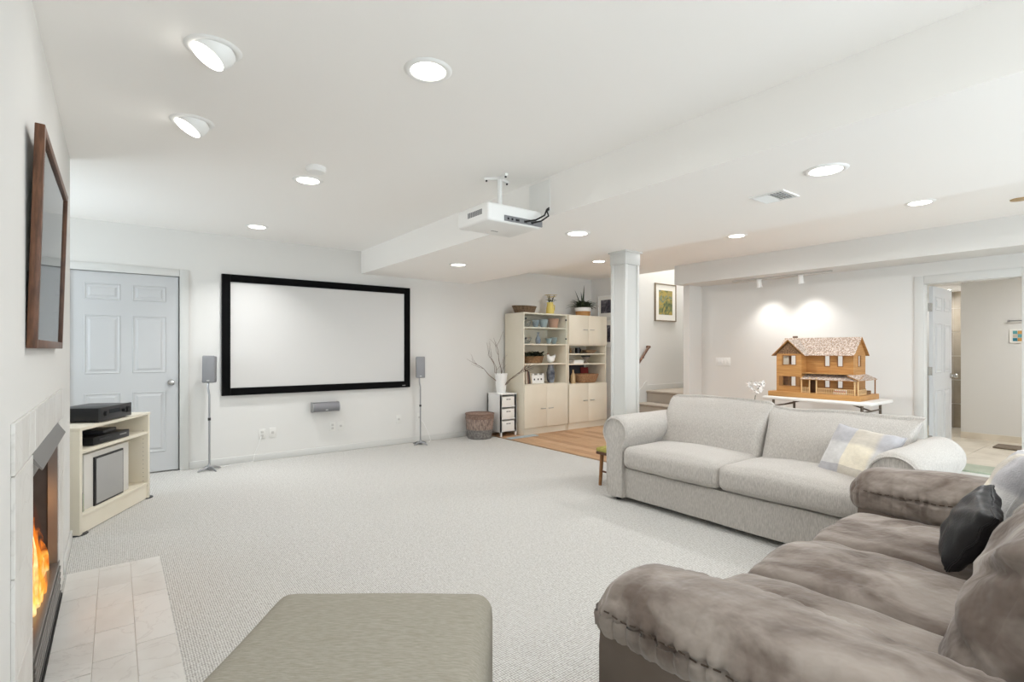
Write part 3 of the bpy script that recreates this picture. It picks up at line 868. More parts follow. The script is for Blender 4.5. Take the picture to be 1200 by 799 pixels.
for x_ in (.02, Wm - .02):
    obj('glide', MB().lathe([(.055, 0), (.05, .008), (.001, .009)], 20, c=(x_ + .03, .03, 0), sx=1.1, sy=.8), M_dark, ms)
RM = Matrix.Translation((-.19, 4.5, 0)) @ Matrix.Rotation(math.radians(62.9), 4, 'Z')
def on_stand(name, label, cat, x, y, z, rz=0):
    return thing(name, label, cat, RM @ Vector((x, y, z)), math.radians(62.9 + rz))
rc = on_stand('av_receiver', 'black stereo receiver on top of the cream media stand', 'receiver', .26, .01, .724)
obj('chassis', B(0, .40, .02, .30, .012, .105, bev=.003), M_black, rc)
obj('front_panel', B(-.003, .403, .003, .02, .008, .108, bev=.003), M_dark, rc)
for x_, r_ in ((.05, .02), (.34, .026), (.28, .012)):
    obj('knob', MB().cyl((x_, .003, .06), (x_, -.014, .06), r_, r_ * .9, 18), M_black, rc)
obj('display', B(.1, .24, .0005, .003, .055, .085), mat('dark display', (14, 22, 28), .15), rc, smooth=False)
for x_ in (.03, .37):
    for y_ in (.05, .26): obj('foot', MB().cyl((x_, y_, 0), (x_, y_, .012), .016, n=12), M_black, rc)
dv = on_stand('disc_player', 'black disc player on the middle shelf of the cream stand', 'disc player', .2, .03, .568, -3)
obj('chassis', B(0, .42, .0, .24, .004, .058, bev=.003), M_black, dv)
obj('tray', B(.06, .2, -.003, 0, .03, .042), M_dark, dv, smooth=False)
obj('buttons', B(.3, .38, -.003, 0, .03, .04), M_silver, dv, smooth=False)
d2 = on_stand('cable_box', 'slim black box on top of the disc player', 'cable box', .38, .06, .627, 5)
obj('case', B(0, .2, 0, .15, 0, .025, bev=.003), M_dark, d2)
rmt = on_stand('remote_control', 'silver remote lying at the left of the middle shelf', 'remote', .05, .05, .569, 20)
obj('case', B(0, .13, 0, .04, 0, .018, bev=.005), M_silver, rmt)
obj('buttons', B(.02, .09, .01, .03, .018, .02), M_black, rmt, smooth=False)
sbw = on_stand('subwoofer', 'light grey subwoofer with black edged grille in the lower bay', 'subwoofer', .12, .03, .1405)
obj('box', B(0, .56, .012, .24, 0, .38, bev=.004), mat('pale grey cabinet', (214, 211, 205), .5), sbw)
obj('grille_border', B(.10, .46, .0, .012, .0, .345), M_black, sbw, smooth=False)
obj('grille', B(.113, .447, -.004, .0, .012, .332, bev=.002), mat('grey grille cloth', (168, 167, 165), .8, bump=.2, bs=400), sbw)
cc = [(196, 206, 210), (70, 84, 96), (150, 168, 176), (60, 62, 66), (176, 182, 160)]
for i in range(5):
    cd = on_stand('disc_case', ['pale disc case standing against the left panel of the cream stand', 'dark blue disc case, second from the left panel of the stand', 'blue grey disc case in the middle of the five on the stand',
                   'black disc case, fourth from the left panel of the stand', 'greenish disc case leaning next to the subwoofer'][i], 'disc case', .032 + i * .014, .03, .1405, -2)
    cd['group'] = 'disc cases in the media stand'
    obj('case', B(0, .011, 0, .13, 0, .12 + .012 * (i % 2), bev=.001), mat('disc case plastic', cc[i], .25), cd)

# ------------------------------------------------------------------ tall cream cabinets
CY = 5.86
def handle(par, x, z):
    h = MB(); h.tube([(x - .035, 0, z), (x - .035, -.022, z), (x + .035, -.022, z), (x + .035, 0, z)], .0045, 8)
    obj('handle', h, M_silver, par)
def cabinet(x0, W, label, shelves, doors, gl=False):
    t = thing('tall_cabinet', label, 'cabinet', (x0, CY, 0), group='pair of tall cream cabinets')
    D, H, p = .45, 1.79, .02
    for x_ in (0, W - p): obj('side_panel', B(x_, x_ + p, 0, D, .0, H, bev=.0015), M_cream, t)
    obj('top_panel', B(p, W - p, .0, D, H - p, H), M_cream, t, smooth=False)
    obj('back_panel', B(p, W - p, D - .008, D, .06, H - p), M_cream, t, smooth=False)
    obj('plinth', B(p, W - p, .015, .03, 0, .095), M_cream, t, smooth=False)
    obj('bottom_panel', B(p, W - p, .005, D - .01, .085, .105), M_cream, t, smooth=False)
    for z in shelves: obj('shelf', B(p, W - p, .012, D - .01, z - .02, z, bev=.001), M_cream, t)
    for (z0, z1, hz) in doors:
        for k in range(2):
            xa, xb = (.004, W / 2 - .0015) if k == 0 else (W / 2 + .0015, W - .004)
            d = obj('door', B(xa, xb, -.019, -.001, z0, z1, bev=.0015), M_cream, t)
            hx = (W / 2 - .075) if k == 0 else (W / 2 + .075)
            hm = MB(); hm.tube([(hx - .04, -.019, hz), (hx - .04, -.038, hz), (hx + .04, -.038, hz), (hx + .04, -.019, hz)], .0045, 8)
            obj('handle', hm, M_silver, d)
    if gl:
        for k in range(2):
            xa, xb = (.004, W / 2 - .0015) if k == 0 else (W / 2 + .0015, W - .004)
            g = obj('glass_door', B(xa, xb, -.008, -.003, 1.335, 1.782), M_glass, t, smooth=False)
            for z in (1.41, 1.70):
                hx = .035 if k == 0 else W - .035
                obj('hinge', MB().cyl((hx, -.009, z), (hx, -.0135, z), .015, n=14), M_dark, g)
    return t
cabinet(4.69, .865, 'tall cream cabinet with glass upper doors, the one beside the twig vase', (.735, 1.04, 1.333, 1.58), ((.105, .73, .372),), True)
cabinet(5.575, .865, 'tall cream cabinet with solid upper doors, the one beside the white column', (.71, 1.025, 1.185, 1.325), ((.105, .705, .44), (1.325, 1.785, 1.56)))

def lathe_thing(name, label, cat, loc, prof, m, group=None, sx=1, sy=1, n=20, part='body'):
    t = thing(name, label, cat, loc, group=group)
    obj(part, MB().lathe(prof, n, sx=sx, sy=sy), m, t, ang=60)
    return t
def bowlprof(r, h, th=.006, foot=.5):
    return [(r * foot, 0), (r * foot, h * .06), (r * .8, h * .4), (r, h), (r - th, h), (r * .8 - th, h * .45), (r * foot * .8, h * .14), (.001, h * .12)]
BY = 6.03
G1 = 'glassware behind the glass doors'
lathe_thing('glass_bowl', 'clear glass bowl on the top shelf behind the glass door', 'bowl', (4.885, BY, 1.581), bowlprof(.065, .09), glass('clear bowl glass', (215, 225, 225), .3), G1)
lathe_thing('blue_bowl', 'blue bowl on the top glass shelf, beside the clear bowl', 'bowl', (5.06, BY, 1.581), bowlprof(.06, .115), mat('blue glaze', (126, 144, 156), .3), G1)
lathe_thing('blue_bowl', 'larger pale blue bowl on the top glass shelf, beside the terracotta pot', 'bowl', (5.20, BY - .02, 1.581), bowlprof(.075, .125), mat('pale blue glaze', (150, 166, 172), .3), G1)
lathe_thing('terracotta_pot', 'pinkish terracotta pot on the top glass shelf', 'pot', (5.42, BY, 1.581), [(.065, 0), (.085, .12), (.09, .12), (.09, .145), (.08, .145), (.07, .05), (.001, .04)], mat('terracotta', (188, 146, 122), .8), G1)
lathe_thing('glass_dish', 'low clear glass dish on the second glass shelf', 'dish', (4.885, BY, 1.334), bowlprof(.07, .085), glass('clear dish glass', (200, 212, 214), .3), G1)
lathe_thing('bud_vase', 'slender grey blue vase on the second glass shelf', 'vase', (5.11, BY, 1.334), [(.03, 0), (.04, .03), (.042, .07), (.02, .115), (.013, .15), (.024, .175), (.018, .175), (.009, .15), (.001, .12)], mat('grey blue glaze', (120, 132, 148), .3), G1)
for k, (x_, r_, lb) in enumerate(((5.315, .05, 'small teal bowl on the second glass shelf, beside the slender vase'), (5.42, .06, 'teal bowl on the second glass shelf, next to the hinge side'))):
    lathe_thing('teal_bowl', lb, 'bowl', (x_, BY - .01, 1.334), bowlprof(r_, .085 + .015 * k), mat('teal glaze', (134, 152, 154), .3), G1)

def foliage(n, c, spread, L, W, seed, updir=.6, n2=4):
    random.seed(seed)
    f = MB()
    for i in range(n):
        a = random.uniform(0, 2 * math.pi)
        el = random.uniform(updir - .5, updir + .6)
        p = (c[0] + random.uniform(-spread[0], spread[0]), c[1] + random.uniform(-spread[1], spread[1]), c[2] + random.uniform(0, spread[2]))
        f.leaf(p, (math.cos(a), math.sin(a), el), random.uniform(.7, 1.2) * L, W * random.uniform(.7, 1.2), .4, n2)
    return f
bk = thing('planter_basket', 'oblong wicker planter basket full of dark leaves on a cabinet shelf', 'planter', (5.01, BY, 1.041))
m = MB(); m.lathe([(.16, 0), (.19, .10), (.196, .105), (.185, .105), (.165, .04), (.001, .03)], 28, sx=1.0, sy=.55); obj('basket', m, M_basket, bk)
obj('foliage', foliage(170, (0, 0, .09), (.16, .06, .05), .13, .028, 4), M_leafdk, bk, kind='stuff')
hn = thing('hen_figurine', 'white ceramic hen figurine on the cabinet shelf', 'figurine', (5.35, BY - .02, 1.041))
m = soft(.075, .045, .05, .044, 14, fn=lambda p, u: Vector((p.x, p.y * (1 - .25 * abs(u.x)), p.z + .028 * u.x * u.x)), c=(0, 0, .055))
obj('body', m, M_white, hn)
m = MB(); m.lathe([(.02, 0), (.024, .02), (.018, .04), (.001, .05)], 14, c=(-.055, 0, .085)); m.cyl((-.075, 0, .112), (-.095, 0, .108), .006, .001, 8); obj('head', m, M_white, hn)
obj('comb', B(-.07, -.045, -.003, .003, .128, .142, bev=.002), mat('red comb', (190, 90, 80), .5), hn)
m = MB(); m.poly([(.05, -.02, .09), (.095, -.012, .135), (.08, -.012, .08)], (0, .035, 0)); obj('tail', m, M_white, hn)
bcol = [((206, 198, 186), .19), ((120, 88, 74), .21), ((74, 70, 70), .185), ((186, 172, 152), .175)]
for i, (c_, h_) in enumerate(bcol):
    b = thing('book', ['cream book on the lowest open shelf, against the cabinet side', 'brown book, second from the cabinet side on the lowest open shelf', 'dark grey book leaning on the lowest open shelf', 'tan book leaning next to the white box'][i], 'book',
              (4.835 + i * .03, 5.97, .7355), group='books on the lowest open shelf', rot=(0, math.radians(-4 - i * 2.2), 0))
    obj('cover', B(0, .022, 0, .14, .0, h_, bev=.001), mat('book cloth', c_, .7), b)
    obj('pages', B(.003, .019, .004, .1405, .004, h_ - .004), M_paper, b, smooth=False)
wb = thing('white_box', 'white notched box with dark marks on the lowest open shelf', 'box', (5.07, BY, .7355))
m = MB(); m.box(-.12, .12, -.05, .05, 0, .125, bev=.004)
for s in (-1, 1): m.box(s * .095 - .022, s * .095 + .022, -.05, .05, .12, .15, bev=.004)
m.box(-.022, .022, -.05, .05, .12, .15, bev=.004)
obj('body', m, M_white, wb)
for x_ in (-.075, 0, .06): obj('mark', B(x_ - .012, x_ + .012, -.052, -.05, .05, .075), M_dark, wb, smooth=False)
lathe_thing('dark_vase', 'tall dark mottled vase on the lowest open shelf', 'vase', (5.35, BY - .02, .7355), [(.045, 0), (.062, .06), (.066, .16), (.05, .23), (.042, .26), (.05, .275), (.042, .275), (.035, .25), (.001, .2)],
            mat('mottled slate glaze', (56, 62, 74), .25, col2=(150, 156, 166), ns=9))
# right-hand cabinet contents
for k, x_ in enumerate((5.795, 5.85)):
    t = thing('small_figurine', ['brown bird figurine on the narrow top shelf, against the cabinet side', 'grey bird figurine on the narrow top shelf, beside the dark mug'][k], 'figurine', (x_, BY, 1.186), group='bird figurines')
    obj('body', MB().lathe([(.016, 0), (.022, .02), (.02, .045), (.01, .06), (.014, .072), (.001, .088)], 14), mat('figurine glaze', ((150, 122, 90), (150, 140, 126))[k], .5), t)
    obj('beak', MB().cyl((0, -.01, .072), (0, -.026, .07), .004, .001, 6), M_brass, t)
mg = lathe_thing('dark_mug', 'black mug on the narrow top shelf', 'mug', (5.95, BY, 1.186), [(.042, 0), (.046, .09), (.041, .09), (.038, .01), (.001, .008)], M_black)
obj('mug_handle', MB().tube([(.044, 0, .075), (.072, 0, .068), (.072, 0, .03), (.044, 0, .02)], .007, 8), M_black, mg)
lathe_thing('shallow_bowl', 'shallow brown wooden bowl on the narrow top shelf', 'bowl', (6.22, BY, 1.186), bowlprof(.13, .055), mat('turned wood', (150, 122, 96), .5))
for k in range(2):
    t = thing('white_book', ['white book lying flat, lower of the pair beside the goblet', 'white book lying flat, upper of the pair beside the goblet'][k], 'book', (5.9, BY, 1.0255 + k * .027), math.radians(3 * k), group='pair of white books')
    m = MB(); m.box(-.11, .11, -.08, .08, 0, .003); m.box(-.11, .11, -.08, .08, .023, .026); m.box(-.11, -.106, -.08, .08, .003, .023)
    obj('cover', m, M_white, t, smooth=False); obj('pages', B(-.106, .106, -.077, .077, .003, .023), M_paper, t, smooth=False)
gb_ = lathe_thing('goblet', 'dark rimmed stone goblet on the cabinet shelf', 'goblet', (6.13, BY, 1.0255), [(.04, 0), (.036, .012), (.014, .03), (.014, .05), (.05, .075), (.062, .11), (.054, .11), (.04, .085), (.001, .075)], mat('grey stone', (150, 142, 132), .5))
obj('rim', MB().lathe([(.06, .098), (.075, .102), (.075, .122), (.056, .122)], 20), M_dark, gb_)
lathe_thing('bottle', 'tan stoneware bottle at the cabinet side above the lower doors', 'bottle', (5.79, BY - .06, .7105), [(.035, 0), (.038, .02), (.038, .13), (.015, .17), (.013, .21), (.016, .215), (.001, .215)], mat('tan stoneware', (190, 164, 126), .5))
lathe_thing('jar', 'small dark jar between the tan bottle and the wicker bowl', 'jar', (5.84, BY + .03, .7105), [(.03, 0), (.038, .05), (.03, .10), (.032, .12), (.001, .12)], mat('olive jar', (116, 104, 80), .5))
lathe_thing('wicker_bowl', 'large round wicker bowl above the lower doors', 'basket', (6.11, BY - .03, .7105), [(.17, 0), (.19, .02), (.235, .125), (.24, .14), (.225, .14), (.18, .035), (.001, .025)], mat('pale wicker', (176, 138, 104), .8, col2=(140, 104, 74), ns=40, st=(1, 1, 3), bump=.6, bs=90), sy=.72)
b = thing('red_book', 'red book standing behind the wicker bowl', 'book', (6.23, 6.205, .7135), rot=(math.radians(-8), 0, 0))
obj('cover', B(0, .17, 0, .02, 0, .235, bev=.001), mat('red cloth', (130, 44, 42), .6), b); obj('pages', B(.004, .171, .003, .017, .004, .231), M_paper, b, smooth=False)
b = thing('black_tray', 'dark panel leaning in the back of the cabinet bay', 'tray', (6.0, 6.246, .713), rot=(math.radians(-6), 0, 0))
obj('tray', B(0, .34, 0, .012, 0, .285, bev=.003), mat('dark slate', (70, 68, 70), .5), b)
# on top of the cabinets
tb_ = thing('tray_basket', 'low oblong brown wicker basket on top of the cabinet', 'basket', (4.90, 6.1, 1.7905))
m = MB(); m.lathe([(.17, 0), (.205, .09), (.215, .105), (.2, .105), (.165, .02), (.001, .015)], 28, sx=1, sy=.62, wob=None); obj('basket', m, M_basketdk, tb_)
obj('rim', MB().tube([(.208 * math.cos(a), .13 * math.sin(a), .104) for a in [2 * math.pi * k / 28 for k in range(29)]], .009, 6), M_basketdk, tb_)
pt = thing('yellow_pitcher', 'yellow pitcher holding yellow flowers on top of the cabinet', 'pitcher', (5.415, 6.1, 1.7905))
M_yel = mat('yellow glaze', (222, 202, 112), .35)
obj('body', MB().lathe([(.055, 0), (.066, .04), (.058, .11), (.046, .16), (.056, .195), (.05, .195), (.04, .16), (.001, .12)], 22), M_yel, pt)
obj('pitcher_handle', MB().tube([(.05, 0, .17), (.095, 0, .15), (.09, 0, .08), (.06, 0, .05)], .008, 8), M_yel, pt)
random.seed(21)
for i in range(7):
    a = random.uniform(0, 6.28); r_ = random.uniform(.03, .11); z = random.uniform(.23, .32)
    p = (r_ * math.cos(a), r_ * .8 * math.sin(a), z)
    s_ = obj('stem', MB().tube([(0, 0, .15), (p[0] * .5, p[1] * .5, .2), p], .003, 5), M_leaf, pt)
    fl = MB()
    for k in range(9): fl.leaf(p, (math.cos(k * .7), math.sin(k * .7), .35), .052, .036, .2, 3)
    obj('blossom', fl, mat('yellow petals', (216, 190, 84), .6), s_)
obj('foliage', foliage(18, (.03, 0, .2), (.04, .03, .05), .07, .018, 8), M_leafdk, pt, kind='stuff')
pp = thing('potted_plant', 'bushy green plant in a basket with white band on top of the cabinet', 'potted plant', (6.14, 6.1, 1.7905))
obj('pot', MB().lathe([(.115, 0), (.125, .09)], 24), M_gold, pp)
obj('band', MB().lathe([(.128, .085), (.135, .145), (.12, .145), (.11, .11), (.001, .11)], 24), M_white, pp)
f = foliage(170, (0, 0, .14), (.10, .08, .07), .20, .024, 9, .7)
obj('foliage', f, M_leaf, pp, kind='stuff')
f = MB()
for i, (dx, dz) in enumerate(((-.02, 1), (.05, .9), (-.3, .8), (.02, 1.1))): f.leaf((dx * .1, 0, .14), (dx, .1 * (i - 1), dz), (.40, .28, .33, .3)[i], .03, .05, 6)
obj('tall_leaves', f, M_leafdk, pp)

# small white drawer tower, vase, laundry basket, mat
dt = thing('drawer_tower', 'narrow white tower with three white bins beside the cabinet', 'drawer unit', (4.36, 5.965, 0))
Wd, Dd, Hd = .285, .33, .615
for x_ in (0, Wd - .022):
    obj('side_panel', B(x_, x_ + .016, 0, Dd, .06, Hd - .014), M_white, dt, smooth=False)
    for y_ in (0, Dd - .022): obj('post', B(x_, x_ + .022, y_, y_ + .022, 0, Hd - .014), M_white, dt, smooth=False)
obj('top_panel', B(-.006, Wd + .006, -.006, Dd, Hd - .016, Hd, bev=.002), M_white, dt)
for z in (.07, .245, .42):
    obj('shelf', B(.016, Wd - .016, .004, Dd - .01, z, z + .014), M_white, dt, smooth=False)
    bn = obj('bin', B(.034, Wd - .034, .006, Dd - .05, z + .0145, z + .145, bev=.004), M_paper, dt)
    for k in range(3): obj('grip_hole', MB().cyl((Wd / 2 - .028 + k * .028, .007, z + .11), (Wd / 2 - .028 + k * .028, .004, z + .11), .009, n=10), M_dark, bn)
obj('back_panel', B(.01, Wd - .01, Dd - .008, Dd, .06, Hd - .016), M_white, dt, smooth=False)
vs = thing('white_vase', 'tall white tapered vase on the drawer tower holding bare curly twigs', 'vase', (4.478, 6.12, .6155))
obj('body', MB().lathe([(.066, 0), (.07, .01), (.094, .285), (.088, .285), (.066, .03), (.001, .025)], 26), M_white, vs)
random.seed(14)
def twig(dx, dy, L, r0, parent, depth=0):
    pts = [Vector((dx * .03, dy * .03, .08))]; d = Vector((dx * .5, dy * .5, 1)).normalized(); ph = random.random() * 6
    n = 11
    for i in range(n):
        d = (d + Vector((dx * .09 + .30 * math.sin(ph + i * 1.3), dy * .05 + .16 * math.cos(ph * 1.7 + i * 1.1), -.02))).normalized()
        pts.append(pts[-1] + d * L / n)
    o = obj('twig', MB().tube(pts, [r0 * (1 - .8 * i / n) for i in range(n + 1)], 6), M_twig, vs)
    for k in range(3):
        i = random.randint(5, 9)
        q = [pts[i]]; dd = (d + Vector((random.uniform(-.8, .8), random.uniform(-.5, .5), random.uniform(0, .6)))).normalized()
        for j in range(5):
            dd = (dd + Vector((random.uniform(-.35, .35), random.uniform(-.3, .3), random.uniform(-.1, .2)))).normalized(); q.append(q[-1] + dd * L * .06)
        obj('side_twig', MB().tube(q, [r0 * .4, r0 * .35, r0 * .3, r0 * .25, r0 * .2, r0 * .15], 5), M_twig, o)
for dx, dy, L, r_ in ((-.5, -.1, .78, .007), (-.9, .1, .68, .006), (-.2, -.3, .6, .006), (.5, -1.25, .66, .007), (.35, -1.1, .5, .005), (.62, -1.5, .60, .005), (-.05, .1, .7, .005), (.3, .1, .5, .005)):
    twig(dx, dy, L, r_, vs)
lb_ = thing('laundry_basket', 'round woven basket with grey lower band on the carpet by the wall', 'basket', (4.09, 6.10, 0))
def bw_(name, z0, z1, r0, r1, m):
    mm = MB(); prof = []
    n = 10
    for i in range(n + 1):
        t_ = i / n; prof.append((r0 + (r1 - r0) * t_ + .004 * (i % 2), z0 + (z1 - z0) * t_))
    mm.lathe(prof, 36, wob=lambda a, z: 1 + .012 * math.sin(a * 18 + z * 60)); obj(name, mm, m, lb_, ang=60)
bw_('lower_band', 0, .13, .165, .182, mat('grey rope weave', (140, 136, 132), .9, col2=(104, 100, 98), ns=40, bump=.6, bs=120))
bw_('middle_band', .128, .28, .182, .197, mat('taupe rope weave', (172, 152, 140), .9, col2=(120, 104, 96), ns=16, st=(3, 3, 1), bump=.6, bs=120))
bw_('upper_band', .278, .345, .197, .20, mat('brown rope weave', (150, 126, 112), .9, col2=(124, 102, 90), ns=40, bump=.6, bs=120))
obj('rim', MB().tube([(.2 * math.cos(a), .2 * math.sin(a), .345) for a in [2 * math.pi * k / 36 for k in range(37)]], .008, 6), mat('rope rim', (128, 104, 92), .9), lb_)
tag(obj('floor_mat', B(4.35, 4.86, 5.72, 5.84, .0005, .008, bev=.002), mat('pale blue mat', (168, 180, 186), .9)), 'small pale blue mat in front of the drawer tower', 'mat')

# stool behind the grey sofa arm
sl = thing('footstool', 'small wooden stool with yellow green cushioned top behind the sofa arm', 'stool', (3.69, 3.19, 0))
obj('seat', B(-.18, .155, -.13, .13, .29, .315, bev=.004), M_walnut, sl)
obj('cushion', soft(.17, .135, .022, .02, 12, c=(-.012, 0, .332)), mat('yellow green fabric', (176, 168, 92), .9, col2=(150, 140, 70), ns=30), sl)
for sx in (-1, 1):
    for sy in (-1, 1):
        obj('leg', MB().tube([(sx * .13, sy * .10, .29), (sx * .145 - .0, sy * .11, 0)], [.018, .015], 8), mat('stool oak', (140, 98, 58), .5), sl)
obj('stretcher', MB().tube([(-.137, -.1, .13), (-.137, .1, .13)], .009, 8), M_walnut, sl)

# pictures by the stairs
def framed(name, label, loc, rz, Wf, Hf, fmat, mw, art, e=.018):
    t = thing(name, label, 'picture', loc, rz)
    f = MB(); f.box(0, Wf, -.025, 0, 0, e); f.box(0, Wf, -.025, 0, Hf - e, Hf); f.box(0, e, -.025, 0, e, Hf - e); f.box(Wf - e, Wf, -.025, 0, e, Hf - e)
    obj('frame', f, fmat, t, smooth=False)
    obj('mount', B(e, Wf - e, -.014, -.004, e, Hf - e), M_paper, t, smooth=False)
    obj('print', B(e + mw, Wf - e - mw, -.016, -.013, e + mw * 1.1, Hf - e - mw * 1.1), art, t, smooth=False)
    return t
def art_multi(name, cols, sc=7, dist=1.5):
    m = mat(name, cols[0], .5)
    nt = m.node_tree; N, L = nt.nodes, nt.links
    tc = N.new('ShaderNodeTexCoord'); n = N.new('ShaderNodeTexNoise'); n.inputs['Scale'].default_value = sc; n.inputs['Detail'].default_value = 6; n.inputs['Distortion'].default_value = dist
    L.new(tc.outputs['Object'], n.inputs['Vector'])
    r_ = N.new('ShaderNodeValToRGB'); r_.color_ramp.elements[0].color = lin(cols[0]); r_.color_ramp.elements[0].position = .3
    r_.color_ramp.elements[1].color = lin(cols[-1]); r_.color_ramp.elements[1].position = .72
    for i, c_ in enumerate(cols[1:-1]):
        k = r_.color_ramp.elements.new(.3 + .42 * (i + 1) / (len(cols) - 1)); k.color = lin(c_)
    L.new(n.outputs['Fac'], r_.inputs[0]); L.new(r_.outputs[0], N['Principled BSDF'].inputs['Base Color'])
    return m
framed('stair_picture', 'green and ochre landscape print in a thin frame on the stairwell wall', (7.14, 5.43, 1.725), 0, .58, .635, mat('taupe frame', (130, 116, 98), .5), .085,
       art_multi('olive landscape print', [(58, 70, 52), (104, 112, 70), (170, 146, 70), (92, 116, 108), (150, 150, 120)]))
a1 = art_multi('dark photo print', [(48, 46, 54), (96, 92, 100), (150, 146, 150)], 9)
framed('small_picture', 'white framed dark picture beside the cabinet, upper of two', (6.6, 6.18, 1.79), math.radians(-90), .36, .37, M_white, .05, a1)
framed('small_picture', 'white framed dark picture beside the cabinet, lower of two', (6.6, 6.18, 1.29), math.radians(-90), .36, .45, M_white, .06, a1)

# ------------------------------------------------------------------ alcove: switches, table, dollhouse, orchid
swp = thing('switch_plate', 'wide white four-gang switch plate on the alcove wall', 'switch', (XW, 4.09, 1.075))
obj('plate', B(-.006, 0, -.115, .115, -.057, .057, bev=.003), M_white, swp)
for k in range(4): obj('rocker', B(-.010, -.005, -.093 + k * .05, -.06 + k * .05, -.03, .03, bev=.002), M_white, swp)
TX0, TX1, TY0, TY1, TZ = 5.89, 6.52, 1.90, 2.98, .72
tbl = thing('folding_table', 'white plastic folding table with dark metal legs against the alcove wall', 'table', ((TX0 + TX1) / 2, (TY0 + TY1) / 2, 0))
hx, hy = (TX1 - TX0) / 2, (TY1 - TY0) / 2
m = MB(); m.box(-hx, hx, -hy, hy, TZ - .035, TZ, bev=.012, seg=3); obj('tabletop', m, mat('white blow moulded plastic', (226, 224, 220), .5), tbl)
for sy in (-1, 1):
    for sx in (-1, 1):
        obj('leg', MB().tube([(sx * (hx - .06), sy * (hy - .10), TZ - .035), (sx * (hx - .06), sy * (hy - .10), .01)], .014, 10), M_brass, tbl)
    obj('cross_bar', MB().tube([(-(hx - .06), sy * (hy - .10), .25), (hx - .06, sy * (hy - .10), .25)], .01, 8), M_brass, tbl)
    obj('brace', MB().tube([(0, sy * (hy - .34), TZ - .037), (0, sy * (hy - .1), TZ - .11)], .008, 8), M_brass, tbl)
    obj('top_bar', MB().tube([(-(hx - .06), sy * (hy - .1), TZ - .11), (hx - .06, sy * (hy - .1), TZ - .11)], .009, 8), M_brass, tbl)

HX, HY = 6.0, 2.5
dh = thing('dollhouse', 'wooden two storey dollhouse with shingled roof and porch on the folding table', 'dollhouse', (HX, HY, TZ + .0005))
def hb(x0, x1, y0, y1, z0, z1, **k): return B(x0 - HX, x1 - HX, y0 - HY, y1 - HY, z0 - TZ, z1 - TZ, **k)
obj('base', hb(5.955, 6.49, 2.02, 2.945, .72, .775, bev=.002), M_gold, dh)
def pierced(axis, c0, c1, u0, u1, z0, z1, holes):
    """wall slab with rectangular holes; axis 'x' -> slab thickness along x, u is y"""
    m = MB()
    us = sorted({u0, u1} | {h[0] for h in holes} | {h[1] for h in holes}); zs = sorted({z0, z1} | {h[2] for h in holes} | {h[3] for h in holes})
    for a, b in zip(us, us[1:]):
        for p, q in zip(zs, zs[1:]):
            mu, mz = (a + b) / 2, (p + q) / 2
            if any(h[0] < mu < h[1] and h[2] < mz < h[3] for h in holes): continue
            if axis == 'x': m.box(c0 - HX, c1 - HX, a - HY, b - HY, p - TZ, q - TZ)
            else: m.box(a - HX, b - HX, c0 - HY, c1 - HY, p - TZ, q - TZ)
    return m
WU = (2.66, 2.80, 1.08, 1.178); WLo = (2.66, 2.80, .845, .945)
MU = [(2.362, 2.407, 1.07, 1.178), (2.236, 2.281, 1.07, 1.178)]; ML = [(2.362, 2.407, .84, .94), (2.236, 2.281, .84, .94)]
M_side = mat('honey clapboard', (188, 140, 84), .55, col2=(168, 119, 66), ns=5, st=(1, 1, 14))
obj('wing_front_wall', pierced('x', 6.0, 6.008, 2.60, 2.87, .775, 1.2, [WU, WLo]), M_side, dh, smooth=False)
obj('wing_side_wall', hb(6.008, 6.35, 2.862, 2.87, .775, 1.2), M_side, dh, smooth=False)
obj('wing_side_wall', hb(6.008, 6.12, 2.60, 2.608, .775, 1.2), M_side, dh, smooth=False)
obj('main_front_wall', pierced('x', 6.12, 6.128, 2.135, 2.60, .775, 1.2, MU + ML), M_side, dh, smooth=False)
m = pierced('y', 2.135, 2.143, 6.128, 6.45, .775, 1.2, [(6.25, 6.31, 1.07, 1.178)])
m.poly([(6.12 - HX, 2.135 - HY, 1.2 - TZ), (6.45 - HX, 2.135 - HY, 1.2 - TZ), (6.285 - HX, 2.135 - HY, 1.372 - TZ)], (0, .008, 0))
obj('gable_end_wall', m, M_side, dh, smooth=False)
obj('upper_floor', hb(6.008, 6.45, 2.143, 2.862, .985, .993), M_gold, dh, smooth=False)
obj('inner_partition', hb(6.13, 6.45, 2.596, 2.604, .775, 1.2), M_side, dh, smooth=False)
M_sash = mat('brown window sash', (140, 98, 56), .5)
def sash(axis, c, u0, u1, z0, z1, mull=True):
    m = MB(); e = .007
    bs = [(u0 - e, u1 + e, z0 - e, z0), (u0 - e, u1 + e, z1, z1 + e), (u0 - e, u0, z0, z1), (u1, u1 + e, z0, z1)]
    if mull: bs.append(((u0 + u1) / 2 - .002, (u0 + u1) / 2 + .002, z0, z1))
    for a, b, p, q in bs:
        if axis == 'x': m.box(c - .005 - HX, c - HX, a - HY, b - HY, p - TZ, q - TZ)
        else: m.box(a - HX, b - HX, c - .005 - HY, c - HY, p - TZ, q - TZ)
    o = obj('window', m, M_sash, dh, smooth=False)
    return o
w1 = sash('x', 6.0, *WU); sash('x', 6.0, *WLo)
obj('curtain', hb(6.012, 6.015, 2.735, 2.80, 1.08, 1.178), mat('grey curtain', (176, 168, 154), .8), w1, smooth=False)
for h in MU + ML: sash('x', 6.12, *h, mull=False)
sash('y', 2.135, 6.25, 6.31, 1.07, 1.178, mull=False)
for ya, yb in ((2.805, 2.84), (2.615, 2.65)): obj('shutter', hb(5.994, 6.0, ya, yb, .84, .95), M_sash, dh, smooth=False)
dd = obj('front_door', hb(6.112, 6.12, 2.49, 2.57, .775, .935), mat('dark brown door', (88, 58, 34), .5), dh, smooth=False)
